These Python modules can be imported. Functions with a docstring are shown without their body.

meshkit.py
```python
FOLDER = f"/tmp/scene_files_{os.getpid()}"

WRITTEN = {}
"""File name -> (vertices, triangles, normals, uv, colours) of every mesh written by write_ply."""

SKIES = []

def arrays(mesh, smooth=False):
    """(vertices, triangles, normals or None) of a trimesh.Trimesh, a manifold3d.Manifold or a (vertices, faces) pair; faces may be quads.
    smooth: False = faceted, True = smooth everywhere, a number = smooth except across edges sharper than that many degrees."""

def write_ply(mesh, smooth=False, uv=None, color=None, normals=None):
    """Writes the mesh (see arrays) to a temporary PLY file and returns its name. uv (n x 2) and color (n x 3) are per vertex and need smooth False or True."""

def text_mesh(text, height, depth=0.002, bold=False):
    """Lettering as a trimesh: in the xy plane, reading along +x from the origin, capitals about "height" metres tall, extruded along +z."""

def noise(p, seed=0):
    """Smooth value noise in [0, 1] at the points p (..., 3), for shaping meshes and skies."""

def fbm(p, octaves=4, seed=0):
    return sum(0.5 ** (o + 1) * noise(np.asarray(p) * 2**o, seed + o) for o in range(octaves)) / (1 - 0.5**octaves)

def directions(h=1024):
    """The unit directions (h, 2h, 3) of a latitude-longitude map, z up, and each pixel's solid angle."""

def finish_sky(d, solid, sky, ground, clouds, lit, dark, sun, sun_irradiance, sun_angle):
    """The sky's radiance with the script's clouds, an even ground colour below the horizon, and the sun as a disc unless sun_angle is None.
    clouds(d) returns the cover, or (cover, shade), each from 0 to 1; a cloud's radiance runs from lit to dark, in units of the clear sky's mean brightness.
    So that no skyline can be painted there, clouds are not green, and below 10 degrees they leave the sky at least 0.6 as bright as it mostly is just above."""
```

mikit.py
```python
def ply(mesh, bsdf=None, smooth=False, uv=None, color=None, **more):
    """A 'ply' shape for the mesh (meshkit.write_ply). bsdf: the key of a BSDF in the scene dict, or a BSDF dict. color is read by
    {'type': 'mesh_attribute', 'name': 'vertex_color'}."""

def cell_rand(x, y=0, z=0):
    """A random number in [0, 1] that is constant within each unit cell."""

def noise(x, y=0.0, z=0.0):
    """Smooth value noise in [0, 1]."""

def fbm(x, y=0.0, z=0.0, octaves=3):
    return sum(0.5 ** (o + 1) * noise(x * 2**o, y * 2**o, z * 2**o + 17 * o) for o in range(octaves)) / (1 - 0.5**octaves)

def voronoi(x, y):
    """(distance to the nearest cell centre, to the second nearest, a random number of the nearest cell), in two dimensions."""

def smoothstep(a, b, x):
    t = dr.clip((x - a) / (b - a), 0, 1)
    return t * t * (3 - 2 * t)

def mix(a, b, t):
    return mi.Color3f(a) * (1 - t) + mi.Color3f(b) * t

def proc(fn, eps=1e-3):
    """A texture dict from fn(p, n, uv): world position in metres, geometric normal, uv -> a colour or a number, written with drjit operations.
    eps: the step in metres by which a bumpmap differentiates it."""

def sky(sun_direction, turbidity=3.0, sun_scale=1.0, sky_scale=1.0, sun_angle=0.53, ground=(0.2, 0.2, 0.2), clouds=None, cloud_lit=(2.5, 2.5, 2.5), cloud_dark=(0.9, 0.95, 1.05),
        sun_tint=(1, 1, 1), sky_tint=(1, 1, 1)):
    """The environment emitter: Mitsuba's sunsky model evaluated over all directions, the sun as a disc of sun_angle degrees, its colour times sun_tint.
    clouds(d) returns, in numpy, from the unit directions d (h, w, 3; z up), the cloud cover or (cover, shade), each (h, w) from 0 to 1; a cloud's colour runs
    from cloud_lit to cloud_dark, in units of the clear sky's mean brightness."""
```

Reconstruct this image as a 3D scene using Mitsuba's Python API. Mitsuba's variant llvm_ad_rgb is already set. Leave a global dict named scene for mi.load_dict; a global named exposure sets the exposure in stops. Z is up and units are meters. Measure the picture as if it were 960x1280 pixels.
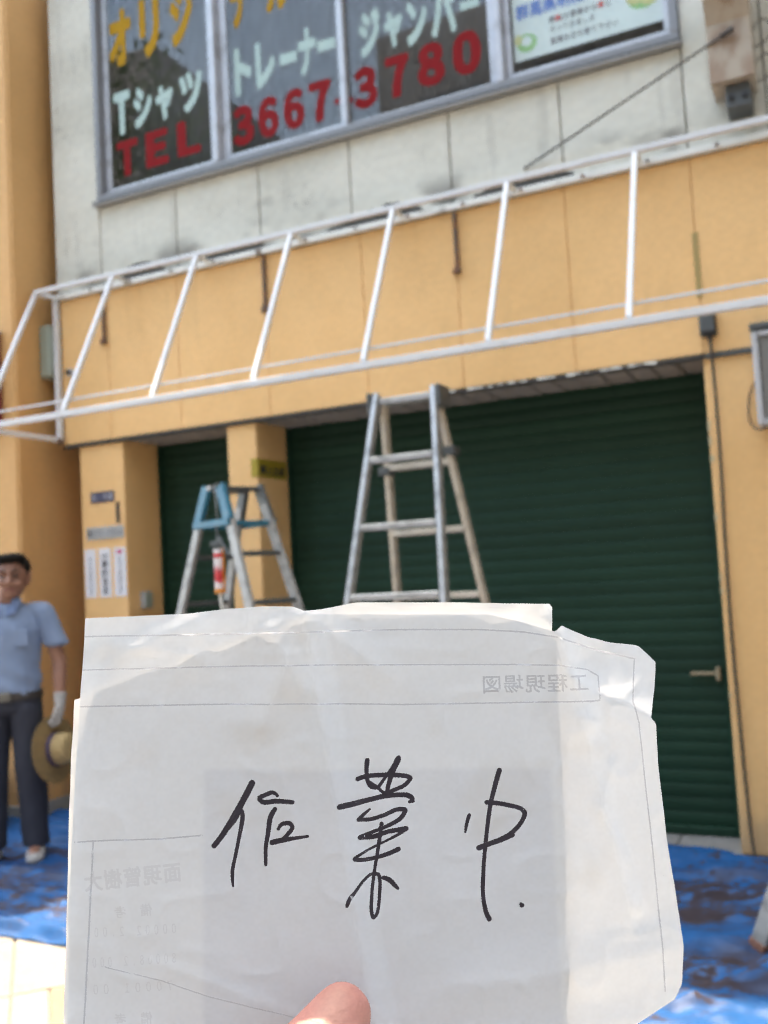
import math
import numpy as np
import trimesh
import mitsuba as mi
import drjit as dr
import manifold3d as m3
from scipy.spatial import Delaunay
from shapely.geometry import Polygon, LineString, Point
from shapely import affinity
from shapely.ops import unary_union
import shapely
import mikit
import meshkit
from mikit import proc, fbm, noise, smoothstep, mix, cell_rand

T = mi.ScalarTransform4f
scene, labels = {}, {}

# ------------------------------------------------------------------ camera, sky, exposure
CAM, FWD, UP = np.array([0.000000, -4.800000, 1.439109]), np.array([-0.429164, 0.900714, 0.067325]), np.array([0.078889, -0.036874, 0.996201])
scene['camera'] = {
    'type': 'thinlens', 'fov': 43.6028, 'fov_axis': 'x', 'near_clip': 0.02, 'far_clip': 2000.0,
    'aperture_radius': 0.00072, 'focus_distance': 0.266,
    'to_world': T().look_at(origin=CAM.tolist(), target=(CAM + FWD).tolist(), up=UP.tolist())}
scene['sky'] = mikit.sky((-0.15, 0.165, 1.0), turbidity=5, sun_scale=0.38, sky_scale=1.3, sky_tint=(1.20, 1.01, 0.78), sun_tint=(1.0, 0.97, 0.93))
exposure = 4.92

# ------------------------------------------------------------------ helpers


def num(name):
    if name not in scene and name not in labels:
        return name
    i = 1
    while f'{name}_{i:03d}' in scene or f'{name}_{i:03d}' in labels:
        i += 1
    return f'{name}_{i:03d}'


def thing(name, label, cat, group=None):
    k = num(name)
    labels[k] = {'label': label, 'category': cat}
    if group:
        labels[k]['group'] = group
    return k


def add(name, mesh, bsdf, parent=None, smooth=False, label=None, **kw):
    k = num(f'{parent}__{name}' if parent else name)
    scene[k] = mikit.ply(mesh, bsdf, smooth=smooth, **kw)
    if label:
        labels[k] = {'label': label}
    return k


def struct(name, mesh, bsdf, **kw):
    k = add(name, mesh, bsdf, **kw)
    labels[k] = {'label': kw.get('label') or name.replace('_', ' '), 'kind': 'structure'}
    return k


def box(x0, x1, y0, y1, z0, z1, ch=0.0):
    if ch <= 0:
        m = trimesh.creation.box([x1 - x0, y1 - y0, z1 - z0])
        m.apply_translation([(x0 + x1) / 2, (y0 + y1) / 2, (z0 + z1) / 2])
        return m
    p = []
    for sx in (0, 1):
        for sy in (0, 1):
            for sz in (0, 1):
                c = np.array([(x0, x1)[sx], (y0, y1)[sy], (z0, z1)[sz]], float)
                d = np.array([1 - 2 * sx, 1 - 2 * sy, 1 - 2 * sz]) * ch
                for k in range(3):
                    e = d.copy()
                    e[k] = 0
                    p.append(c + e)
    return trimesh.Trimesh(p).convex_hull


def bar(p, q, w, hgt, up=(0, 0, 1), ch=0.0, ext=0.0):
    """A square tube from p to q; hgt along the direction nearest to up."""
    p, q = np.array(p, float), np.array(q, float)
    a = q - p
    L = np.linalg.norm(a)
    a /= L
    s = np.cross(a, up)
    s /= np.linalg.norm(s)
    t = np.cross(s, a)
    m = box(-ext, L + ext, -w / 2, w / 2, -hgt / 2, hgt / 2, ch)
    M = np.eye(4)
    M[:3, 0], M[:3, 1], M[:3, 2], M[:3, 3] = a, -s, t, p
    if np.linalg.det(M[:3, :3]) < 0:
        M[:3, 1] *= -1
    m.apply_transform(M)
    return m


def spline(pts, n=60):
    pts = np.array(pts, float)
    d = np.r_[0, np.cumsum(np.linalg.norm(np.diff(pts, axis=0), axis=1))]
    from scipy.interpolate import PchipInterpolator
    return PchipInterpolator(d, pts)(np.linspace(0, d[-1], n))


def tube(pts, rad, sides=10, cap=True):
    p = np.array(pts, float)
    rad = np.broadcast_to(rad, (len(p),))
    t = np.gradient(p, axis=0)
    t /= np.linalg.norm(t, axis=1, keepdims=True) + 1e-12
    a = np.cross(t, [0.31, 0.22, 0.93] if abs(t[0] @ [0.31, 0.22, 0.93]) < 0.9 else [1, 0, 0])
    a /= np.linalg.norm(a, axis=1, keepdims=True) + 1e-12
    b = np.cross(t, a)
    th = np.arange(sides) * 2 * np.pi / sides
    v = p[:, None] + rad[:, None, None] * (np.cos(th)[None, :, None] * a[:, None] + np.sin(th)[None, :, None] * b[:, None])
    n = len(p)
    f = []
    for i in range(n - 1):
        for j in range(sides):
            k = (j + 1) % sides
            f += [[i * sides + j, i * sides + k, (i + 1) * sides + k], [i * sides + j, (i + 1) * sides + k, (i + 1) * sides + j]]
    v = v.reshape(-1, 3)
    if cap:
        v = np.vstack([v, p[0], p[-1]])
        for j in range(sides):
            k = (j + 1) % sides
            f += [[n * sides, k, j], [n * sides + 1, (n - 1) * sides + j, (n - 1) * sides + k]]
    return trimesh.Trimesh(v, f, process=False)


def cyl(p, q, r, r2=None, sides=24):
    return tube([p, q], [r, r if r2 is None else r2], sides)


def lathe(profile, n=32):
    """profile of (r, z) revolved about z."""
    return trimesh.creation.revolve(np.array(profile, float), sections=n)


cat = trimesh.util.concatenate


def body(chains, refine=0.012, rounds=12, segs=20):
    """One smooth skin over chains of (point, radius): hulls of spheres at the joints, joined, refined and smoothed."""
    parts = []
    for ch in chains:
        sph = []
        for (p, r) in ch:
            rr = (r, r, r) if np.isscalar(r) else r
            sph.append(m3.Manifold.sphere(1.0, segs).scale(list(map(float, rr))).translate(list(map(float, p))))
        if len(sph) == 1:
            parts.append(sph[0])
        for a, b in zip(sph[:-1], sph[1:]):
            parts.append(m3.Manifold.batch_hull([a, b]))
    m = m3.Manifold.batch_boolean(parts, m3.OpType.Add).refine_to_length(refine)
    me = m.to_mesh()
    t = trimesh.Trimesh(np.array(me.vert_properties[:, :3], float), np.array(me.tri_verts), process=True)
    trimesh.smoothing.filter_taubin(t, lamb=0.5, nu=0.52, iterations=rounds)
    return t


# ------------------------------------------------------------------ lettering
GLYPHS = {'オ': '9,13,9,14,23,23,39,35,47,43,54,52,53,53,13,53,13,61,58,61,57,79,66,79,66,61,90,61,90,53,66,53,66,2,62,-2,41,-2,41,2,41,6,56,4,58,6,58,44,41,26,22,11,14,8',
 'リ': '37,3,38,4,43,5,52,9,57,13,63,20,67,28,69,41,68,76,77,76,77,35,75,25,72,18,68,12,62,6,47,-2,43,-4/22,28,22,75,31,76,31,28',
 'ジ': '88,62,79,77,85,79,94,64/14,3,14,5,23,6,38,11,58,23,75,39,84,52,86,52,90,45,87,39,72,24,58,13,44,4,22,-3,18,-3/66,72,69,74,72,74,78,65,81,59,75,57/24,69,29,76,49,64,51,61,46,55/9,46,13,53,15,53,32,43,36,41,36,39,31,33,20,41',
 'ナ': '10,46,10,54,48,54,49,55,49,69,48,77,57,77,57,54,92,54,92,46,57,46,55,28,49,14,42,5,30,-4,28,-3,23,1,22,2,33,9,42,19,46,29,49,46',
 'ル': '53,2,53,75,62,75,61,11,68,13,77,20,88,31,90,34,94,29,95,27,82,14,64,1,59,-2,57,-2/7,3,17,13,21,20,24,28,27,47,26,74,35,75,34,40,33,29,31,20,24,8,14,-2',
 'プ': '13,61,13,69,76,69,77,77,80,81,84,83,91,83,93,82,96,80,98,76,97,67,94,63,88,61,83,61,81,51,76,37,72,28,65,19,58,12,47,4,29,-4,24,1,23,4,34,8,43,12,50,17,60,26,64,32,69,43,72,52,74,60;81,70,84,66,88,66,93,69,94,74,90,78,85,79,81,74',
 'T': '3,66,3,73,57,73,57,66,36,66,34,65,34,0,25,0,25,65',
 'シ': '16,4,16,6,35,11,53,19,64,28,75,38,86,53,89,51,91,45,85,36,75,26,58,13,40,3,22,-2,19,-2/26,70,29,76,31,77,52,63,48,57,46,56/11,48,14,53,16,54,36,42,37,40,32,34,23,41',
 'ャ': '15,38,16,39,35,41,35,45,30,59,38,61,39,61,40,54,44,43,71,48,81,51,86,48,86,46,77,33,66,19,59,21,59,22,69,33,74,42,46,37,48,24,57,-6,51,-9,49,-9,47,-1,37,34,34,34,17,31',
 'ツ': '26,3,26,4,33,6,43,11,50,16,61,26,69,36,73,44,78,58,81,71,89,69,90,68,86,55,82,43,74,28,64,16,47,4,35,-2,32,-3/44,57,38,73,44,75,46,74,55,52,55,49,48,46/16,54,10,67,18,69,29,42,21,39',
 'ト': '33,-3,33,77,42,77,42,51,55,47,79,37,84,35,84,33,82,26,80,26,68,32,42,42,42,-3',
 'レ': '23,3,23,74,32,74,32,9,47,14,62,21,75,31,86,42,90,37,91,35,79,23,59,10,29,-2,28,-2',
 'ー': '10,34,10,44,90,43,89,34',
 'ン': '14,6,16,7,21,8,36,12,56,22,71,35,81,46,87,57,89,56,92,51,91,46,80,31,65,18,54,11,43,5,24,-1,19,-2/17,67,23,73,37,63,48,53,42,47,41,47,25,61',
 'パ': '74,68,74,75,79,80,82,81,88,81,92,79,96,74,96,69,94,64,92,61,87,59,83,59,78,61,76,63;78,71,80,65,85,63,91,67,91,72,88,76,84,77,79,74/57,64,57,66,63,68,65,68,66,66,81,32,90,7,91,3,91,2,83,-1,82,0,78,15,71,34,62,55/7,3,8,5,11,8,19,23,23,33,29,54,31,67,41,66,32,32,21,9,15,-1',
 'E': '10,73,52,73,52,66,19,65,20,43,47,42,47,34,20,34,19,9,53,8,53,0,10,0',
 'L': '10,73,19,73,19,8,51,8,51,0,10,0',
 '3': '3,8,7,14,18,8,23,6,33,8,36,10,39,13,41,17,41,23,39,27,35,31,28,34,18,34,18,41,28,43,36,47,38,53,38,58,36,62,31,66,22,67,16,64,11,60,10,60,6,65,6,66,14,72,22,74,31,74,39,71,44,67,46,64,47,53,44,44,35,38,44,34,49,27,50,22,50,17,47,8,41,3,31,-1,22,-1,13,1',
 '6': '6,28,6,42,8,53,12,63,18,70,26,74,36,74,45,71,49,67,48,64,45,61,42,64,35,67,30,67,24,64,19,60,17,55,14,44,15,38,24,44,28,46,34,46,43,42,47,38,51,31,51,19,50,13,47,8,43,3,34,-1,26,-1,18,2,13,8,9,14;15,30,17,16,19,12,23,8,27,6,33,6,36,8,41,13,42,19,42,26,40,33,37,37,32,39,25,38,18,34',
 '7': '5,66,5,73,51,73,51,67,41,53,34,36,31,21,29,0,20,0,21,19,28,43,31,51,40,65',
 '-': '4,31,30,31,30,24,4,24',
 '8': '4,17,6,26,8,29,13,36,17,39,11,45,9,50,8,59,10,65,14,70,21,74,32,74,41,71,46,66,48,60,47,49,44,43,39,37,47,31,50,25,51,13,48,8,42,2,36,-1,21,-1,13,3,8,7,6,11;13,23,14,13,18,8,25,6,31,6,37,8,41,12,42,15,42,21,41,25,36,29,23,36,16,29;16,57,18,50,22,45,33,40,37,45,40,50,41,56,39,61,35,66,31,67,26,67,21,65,18,62',
 '0': '5,29,6,50,9,61,13,67,18,72,24,74,31,74,40,71,43,67,47,59,51,44,51,29,49,21,47,14,42,5,38,1,31,-1,24,-1,18,1,13,6,9,11,6,20;14,44,14,24,17,15,21,8,26,6,30,6,36,10,41,21,42,31,42,43,41,53,39,58,37,62,31,67,25,67,22,66,19,62,16,57',
 '群': '3,15,3,16,7,21,12,29,16,39,16,40,9,40,9,46,18,46,20,56,4,56,4,62,20,63,21,66,21,73,9,73,9,79,46,79,46,63,53,62,53,65,61,66,60,70,54,82,59,84,61,84,62,82,67,69,67,67,66,67,65,65,79,65,80,66,78,67,78,68,85,84,92,83,91,78,84,66,94,65,94,58,77,58,77,45,92,44,92,38,77,37,77,23,96,22,96,16,77,15,77,-8,69,-8,69,15,51,16,51,22,69,23,69,37,54,38,54,44,69,45,69,58,52,59,52,56,46,56,46,40,24,40,23,39,21,29,47,29,47,-3,22,-3,22,-8,15,-8,15,17,13,16,8,10;22,22,22,4,40,4,40,22;26,47,38,46,39,56,27,56;29,73,28,63,39,63,38,73',
 '馬': '17,79,87,79,87,73,55,72,55,63,84,63,84,57,55,57,55,47,84,47,84,41,55,41,55,31,93,31,91,2,89,-4,86,-7,81,-8,68,-7,66,-2,66,-1,79,-1,81,0,84,11,85,24,17,24;24,64,47,63,47,72,24,72;24,57,24,47,47,47,47,57;48,40,24,41,24,31,47,31/67,12,63,19,69,21,75,12,77,7,71,4/47,17,51,18,53,17,56,11,59,1,53,-1/32,5,29,16,31,17,36,17,38,8,39,-2,33,-4/4,-4,12,9,15,20,21,18,19,8,14,-3,10,-7',
 '県': '66,13,72,17,88,6,94,1,96,-1,89,-6,80,3/10,69,17,69,18,28,94,28,94,21,54,21,54,-8,46,-8,45,21,10,21/28,81,81,81,81,35,28,35;35,41,73,41,73,48,36,49;35,54,73,54,73,61,36,62;35,68,73,67,73,74,36,75/4,-1,27,17,34,14,31,10,12,-5,10,-6',
 '明': '32,-4,32,-3,40,5,42,8,48,22,50,34,50,80,92,80,92,-4,90,-6,86,-7,71,-8,69,-2,69,-1,84,-1,85,0,86,2,85,24,56,24,52,10,46,-1,37,-9,36,-9;58,49,57,31,85,31,86,48;58,56,85,56,86,73,58,73/8,78,41,78,41,18,15,18,15,9,8,9;15,26,34,25,34,45,15,45;15,52,34,52,34,71,15,71',
 '和': '53,75,90,75,90,-3,83,-3,82,4,61,4,61,-4,53,-4;61,12,82,12,82,67,61,67/3,13,14,29,22,47,5,48,5,54,24,54,25,56,25,71,8,69,6,75,26,78,44,83,49,78,48,77,35,74,32,72,32,55,49,54,49,48,32,47,32,46,49,26,49,25,44,19,35,33,32,35,32,-8,25,-8,25,34,23,33,15,17,7,7,6,7',
 '町': '51,67,51,74,96,74,96,67,82,66,82,-1,81,-3,78,-6,72,-7,58,-7,57,-4,55,-1,71,-1,73,0,74,2,74,66/7,76,46,76,46,7,14,7,13,-1,7,-1;29,46,39,46,38,69,29,68;29,39,29,14,38,14,39,38;13,14,23,14,23,39,13,38;13,46,23,46,23,69,13,68',
 '特': '39,47,39,54,64,54,64,67,45,67,45,74,64,74,64,84,71,84,72,74,91,74,91,67,71,66,72,54,96,54,96,47,84,46,84,35,95,34,95,28,84,27,84,-1,81,-6,74,-8,64,-8,61,-1,75,-1,76,0,76,27,41,28,41,34,76,34,76,47/46,21,48,23,52,24,59,16,64,8,58,5,53,13/4,43,7,56,9,76,16,76,15,64,21,64,21,84,28,84,28,64,38,64,37,56,28,56,28,35,30,34,38,37,39,33,39,30,30,27,28,26,28,-8,21,-8,21,23,19,24,6,19,5,24,5,27,21,32,21,56,14,56,13,55,10,39',
 '産': '21,-6,21,0,52,0,53,1,53,12,30,13,30,19,53,19,53,29,34,29,27,20,26,20,21,23,21,24,29,33,34,44,41,43,38,38,39,36,53,36,53,44,60,44,60,36,87,36,87,29,60,29,60,19,84,19,84,13,60,12,60,1,61,0,93,0,93,-6/3,-4,8,5,11,18,12,30,13,54,35,54,28,64,28,66,30,66,30,68,11,68,11,74,47,74,47,77,43,82,48,84,52,82,57,74,90,74,90,68,70,68,71,66,76,64,70,54,92,54,92,47,20,47,19,19,14,1,9,-9;36,66,42,57,40,54,61,54,68,68,36,68',
 '品': '55,36,92,36,92,-7,85,-7,84,-3,62,-2,62,-8,55,-8;62,6,85,5,85,29,62,29/23,80,77,80,77,46,23,46;30,54,70,54,70,73,31,73,30,72/8,36,44,36,44,-7,36,-7,36,-3,16,-2,16,-8,8,-8;16,6,36,5,36,29,16,29',
 'の': '9,26,9,39,12,47,17,55,21,60,29,66,43,71,62,71,74,66,79,63,84,57,90,44,91,29,88,19,84,12,74,3,59,-2,53,-3,49,4,58,6,64,8,72,13,77,17,80,22,82,30,82,40,81,47,75,55,69,61,61,64,56,64,53,47,47,26,40,13,34,6,29,4,24,4,17,8,12,15;18,40,17,26,20,18,25,14,28,14,31,15,35,20,41,32,45,48,47,64,39,62,33,59,27,55,21,48',
 '皆': '54,84,61,84,62,69,75,73,84,77,86,77,91,72,90,71,84,69,61,61,61,51,64,49,85,49,87,50,88,53,88,58,95,56,94,47,91,43,87,42,61,42,56,44,54,49/19,34,40,34,45,45,52,43,49,34,83,34,83,-8,75,-8,74,-4,27,-4,26,-8,19,-8;26,2,74,2,75,11,27,12;27,28,27,18,75,19,74,28/14,41,13,47,15,49,17,52,17,84,24,84,24,74,25,73,48,72,48,66,25,66,24,51,27,51,46,55,49,55,49,49,16,41',
 '様': '38,38,38,44,62,44,63,45,63,52,43,53,43,59,63,59,63,66,39,66,39,72,52,72,48,81,48,82,54,84,59,72,73,72,77,77,79,84,87,82,81,72,94,72,94,66,70,66,70,59,92,59,92,53,70,52,70,45,96,44,96,38,71,38,70,34,76,21,84,29,88,34,94,31,88,23,80,16,86,9,96,3,97,1,92,-4,89,-2,78,8,71,18,69,-5,67,-7,62,-8,53,-8,51,-1,62,-1,63,0,63,38/37,-2,34,4,59,17,61,11,39,-2/41,30,41,31,44,33,47,34,56,23,56,21,51,18/3,17,12,34,18,54,18,56,5,56,5,62,19,63,19,84,26,84,26,63,38,62,37,56,27,56,26,49,38,31,34,26,29,36,26,37,26,-8,19,-8,19,35,18,35,14,23,7,11',
 'か': '71,64,72,65,77,67,79,67,91,45,96,35,96,31,90,28,88,29,84,42,77,56/9,48,8,56,21,56,32,58,34,67,34,79,43,79,44,77,40,58,55,59,60,57,65,53,67,46,67,33,66,17,62,6,60,2,56,-2,51,-3,43,-3,35,-1,34,6,46,4,52,6,56,11,58,20,60,38,59,46,56,51,51,52,46,52,39,51,38,50,30,23,18,-2,16,-3,9,-1,17,12,22,24,30,49,26,50',
 'ら': '18,21,21,42,23,60,23,61,28,61,31,61,31,59,29,46,28,33,36,39,46,43,53,44,68,44,76,41,82,35,85,28,85,18,84,14,80,8,75,3,69,0,54,-4,33,-4,30,4,55,4,64,7,70,10,74,15,76,19,77,26,75,30,69,36,63,37,54,37,44,35,37,32,28,24,26,19/32,71,33,79,34,79,60,73,72,71,72,69,71,64,69,63,46,68',
 'よ': '13,8,13,13,14,19,21,24,31,27,46,27,45,79,54,79,53,60,54,59,83,61,83,53,53,51,54,25,71,19,83,11,86,8,81,1,80,1,76,5,65,12,56,17,55,8,52,1,49,-2,41,-5,31,-5,23,-3,16,1;21,15,21,8,24,5,29,3,41,3,44,5,46,9,47,19,41,21,33,21,27,19',
 'う': '19,41,17,49,44,55,60,56,67,54,73,51,76,47,79,42,81,30,77,19,74,14,64,4,55,0,46,-3,35,-5,31,2,31,3,38,4,53,8,62,13,67,19,72,29,71,38,67,44,58,48,41,47,29,44,20,40/29,71,30,79,47,76,72,74,71,66',
 'こ': '18,23,19,31,27,30,26,23,26,16,28,12,33,8,43,6,60,6,83,9,84,1,74,-1,61,-2,43,-2,32,-1,23,4,19,8,18,13/24,63,24,71,34,69,64,69,77,71,77,63,73,62,36,61',
 'そ': '11,33,11,40,28,42,44,55,59,68,56,69,27,67,26,75,42,74,71,77,75,72,75,71,70,67,45,47,42,44,42,43,71,46,87,46,87,38,63,38,53,34,46,28,43,21,43,16,44,12,51,6,61,4,74,4,73,-4,60,-4,53,-3,45,0,38,6,36,12,36,22,38,28,45,36',
 'や': '9,35,6,43,8,44,13,45,26,51,21,62,16,69,23,72,24,72,33,54,56,63,64,65,74,65,84,61,89,56,91,50,91,42,88,34,84,29,79,27,73,26,64,26,55,28,53,29,53,32,54,36,64,33,71,33,75,34,80,38,83,43,83,49,82,52,77,56,69,58,60,57,36,48,47,22,55,-2,55,-3,54,-4,49,-5,46,-5,37,26,30,43,28,44,11,35/56,64,54,64,47,72,42,76,41,77,47,81,58,72,61,68',
 'っ': '19,32,16,40,18,41,20,41,48,49,56,51,68,50,77,46,82,40,85,33,85,24,82,15,73,6,58,0,39,-2,37,5,53,7,61,9,70,14,74,18,77,25,77,31,74,37,67,42,54,43,44,41',
 'て': '9,58,9,67,88,73,88,65,77,65,69,64,62,61,56,55,48,44,46,34,46,25,50,17,55,13,63,8,69,6,80,5,77,-3,64,-1,53,3,43,12,39,19,38,28,39,40,43,51,54,64,20,60,12,58',
 'き': '16,41,16,48,29,47,51,47,57,48,53,61,19,61,18,69,28,68,50,68,51,69,48,79,53,80,56,80,56,76,59,68,79,72,80,67,79,65,62,62,61,61,65,49,72,49,85,52,86,45,68,41,72,33,78,26,78,24,74,19,53,22,53,28,67,27,60,41/19,11,19,21,23,28,30,27,30,25,26,18,26,13,28,10,31,6,37,4,44,2,57,3,73,4,73,-3,59,-5,43,-5,34,-4,29,-2,24,1,21,5',
 'ま': '18,8,19,15,21,18,25,22,34,25,49,26,49,39,31,39,19,40,19,47,35,46,49,46,49,60,20,61,19,64,19,69,37,67,49,67,49,80,57,79,57,67,84,69,83,62,62,61,57,59,57,46,84,49,84,41,57,38,58,23,72,17,85,9,86,7,82,1,71,9,59,15,58,14,58,8,56,2,52,-2,46,-4,34,-4,25,-2,20,3;26,13,26,7,29,5,32,3,45,3,49,6,50,9,50,17,45,19,37,19,32,17',
 'し': '24,39,25,67,24,78,34,78,32,61,32,15,35,8,38,5,45,3,60,4,67,8,73,11,81,20,84,24,89,18,89,16,82,8,74,2,67,-2,54,-5,42,-5,35,-3,28,3,24,9',
 'た': '47,9,47,18,48,24,54,24,56,24,54,13,58,8,66,6,78,6,91,7,91,-1,80,-2,61,-1,51,3/54,48,68,49,87,49,89,48,89,41,80,42,62,42,54,41/10,58,10,63,29,62,33,63,35,80,44,79,41,66,42,64,60,67,60,59,39,56,33,30,26,9,21,-4,14,-2,12,0,16,8,24,27,28,42,31,54,12,55',
 'お': '69,63,71,68,73,69,89,59,95,54,91,48,77,58/11,11,11,16,13,22,20,29,32,36,32,54,13,54,12,62,32,61,33,80,41,80,40,70,40,63,61,66,61,58,40,55,40,38,56,42,70,41,79,37,85,31,87,24,86,16,83,9,76,3,64,-2,53,-2,51,5,61,6,68,8,74,11,77,15,79,20,78,26,74,32,68,34,56,35,40,31,40,4,39,1,36,-2,28,-3,21,-1,14,4;19,13,21,9,27,6,31,6,32,7,32,27,30,27,21,20,19,16',
 '立': '6,4,54,4,63,29,69,52,72,52,77,51,77,49,71,26,63,4,95,4,95,-4,6,-4/10,66,48,66,43,83,50,85,55,72,55,69,49,67,48,66,91,66,91,58,10,58/29,29,24,51,31,52,41,14,41,10,39,9,33,8',
 'ち': '11,58,11,66,32,64,34,79,42,79,40,64,58,66,78,69,78,61,61,59,38,57,33,35,33,34,44,40,54,42,69,41,77,37,83,31,85,26,85,18,82,9,75,3,65,-2,55,-4,33,-3,31,5,38,4,52,4,62,6,70,9,74,13,76,17,76,26,72,32,66,34,53,35,43,32,35,29,30,24,27,19,19,21,19,22,26,38,30,56',
 '寄': '6,31,6,37,17,38,15,42,24,44,32,46,40,51,43,55,42,56,18,56,18,62,46,62,48,67,54,67,54,62,82,62,82,56,52,56,51,54,52,53,69,48,82,42,80,39,80,38,94,37,94,31,80,30,80,-3,78,-6,72,-8,59,-8,58,-1,71,-1,72,0,72,31;30,39,30,38,74,38,65,43,48,49,41,43/8,76,46,76,47,78,45,84,52,85,56,76,92,76,92,59,86,59,85,69,15,69,14,59,8,59/18,24,58,24,58,3,26,2,25,-3,18,-3;26,19,25,8,51,9,51,19',
 'り': '21,29,21,47,25,79,34,79,30,60,30,56,39,67,44,71,51,74,63,73,69,69,73,65,76,59,79,49,79,30,74,17,70,11,64,5,54,-1,39,-5,37,-5,33,1,33,2,44,4,55,9,65,18,69,25,71,39,71,48,68,57,62,65,58,67,50,66,44,62,39,58,35,52,31,41,29,34,30,23,23,23',
 '下': '6,69,6,77,94,77,94,69,52,69,52,53,55,52,79,39,88,33,89,31,84,25,73,33,52,45,52,-8,44,-8,44,69',
 'さ': '16,56,16,63,32,62,55,63,50,79,59,80,61,70,64,63,86,67,86,60,66,56,73,40,80,32,81,29,77,24,53,27,54,34,65,32,69,33,58,55,18,55/19,12,19,24,23,33,25,33,31,31,28,26,26,17,28,11,32,7,41,4,48,3,64,4,76,6,76,-2,59,-4,43,-4,36,-3,25,2,21,7',
 'い': '72,57,67,65,74,67,78,62,84,51,88,39,92,21,91,17,84,14,82,26,78,43/14,33,13,71,22,70,21,62,22,37,24,23,29,13,34,9,39,10,41,12,45,19,48,29,54,22,49,9,47,6,41,0,33,-1,27,2,23,6,19,14',
 '工': '5,-1,5,7,46,7,46,65,11,66,11,73,90,73,90,66,54,65,54,7,95,7,95,-1',
 '程': '38,1,64,2,64,14,45,14,45,21,64,21,64,33,43,33,43,40,94,39,94,33,72,33,72,21,92,21,92,14,72,14,72,2,96,1,96,-6,38,-6/46,80,91,80,91,49,46,49;53,56,83,55,83,73,53,74/3,16,3,18,6,20,14,33,20,49,5,49,5,56,21,57,21,71,6,69,4,75,24,79,36,83,41,77,29,73,29,57,41,56,41,49,29,49,29,43,40,32,42,28,38,23,32,32,30,34,29,33,29,-7,21,-8,21,34,19,33,14,21,7,11,6,11',
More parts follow.
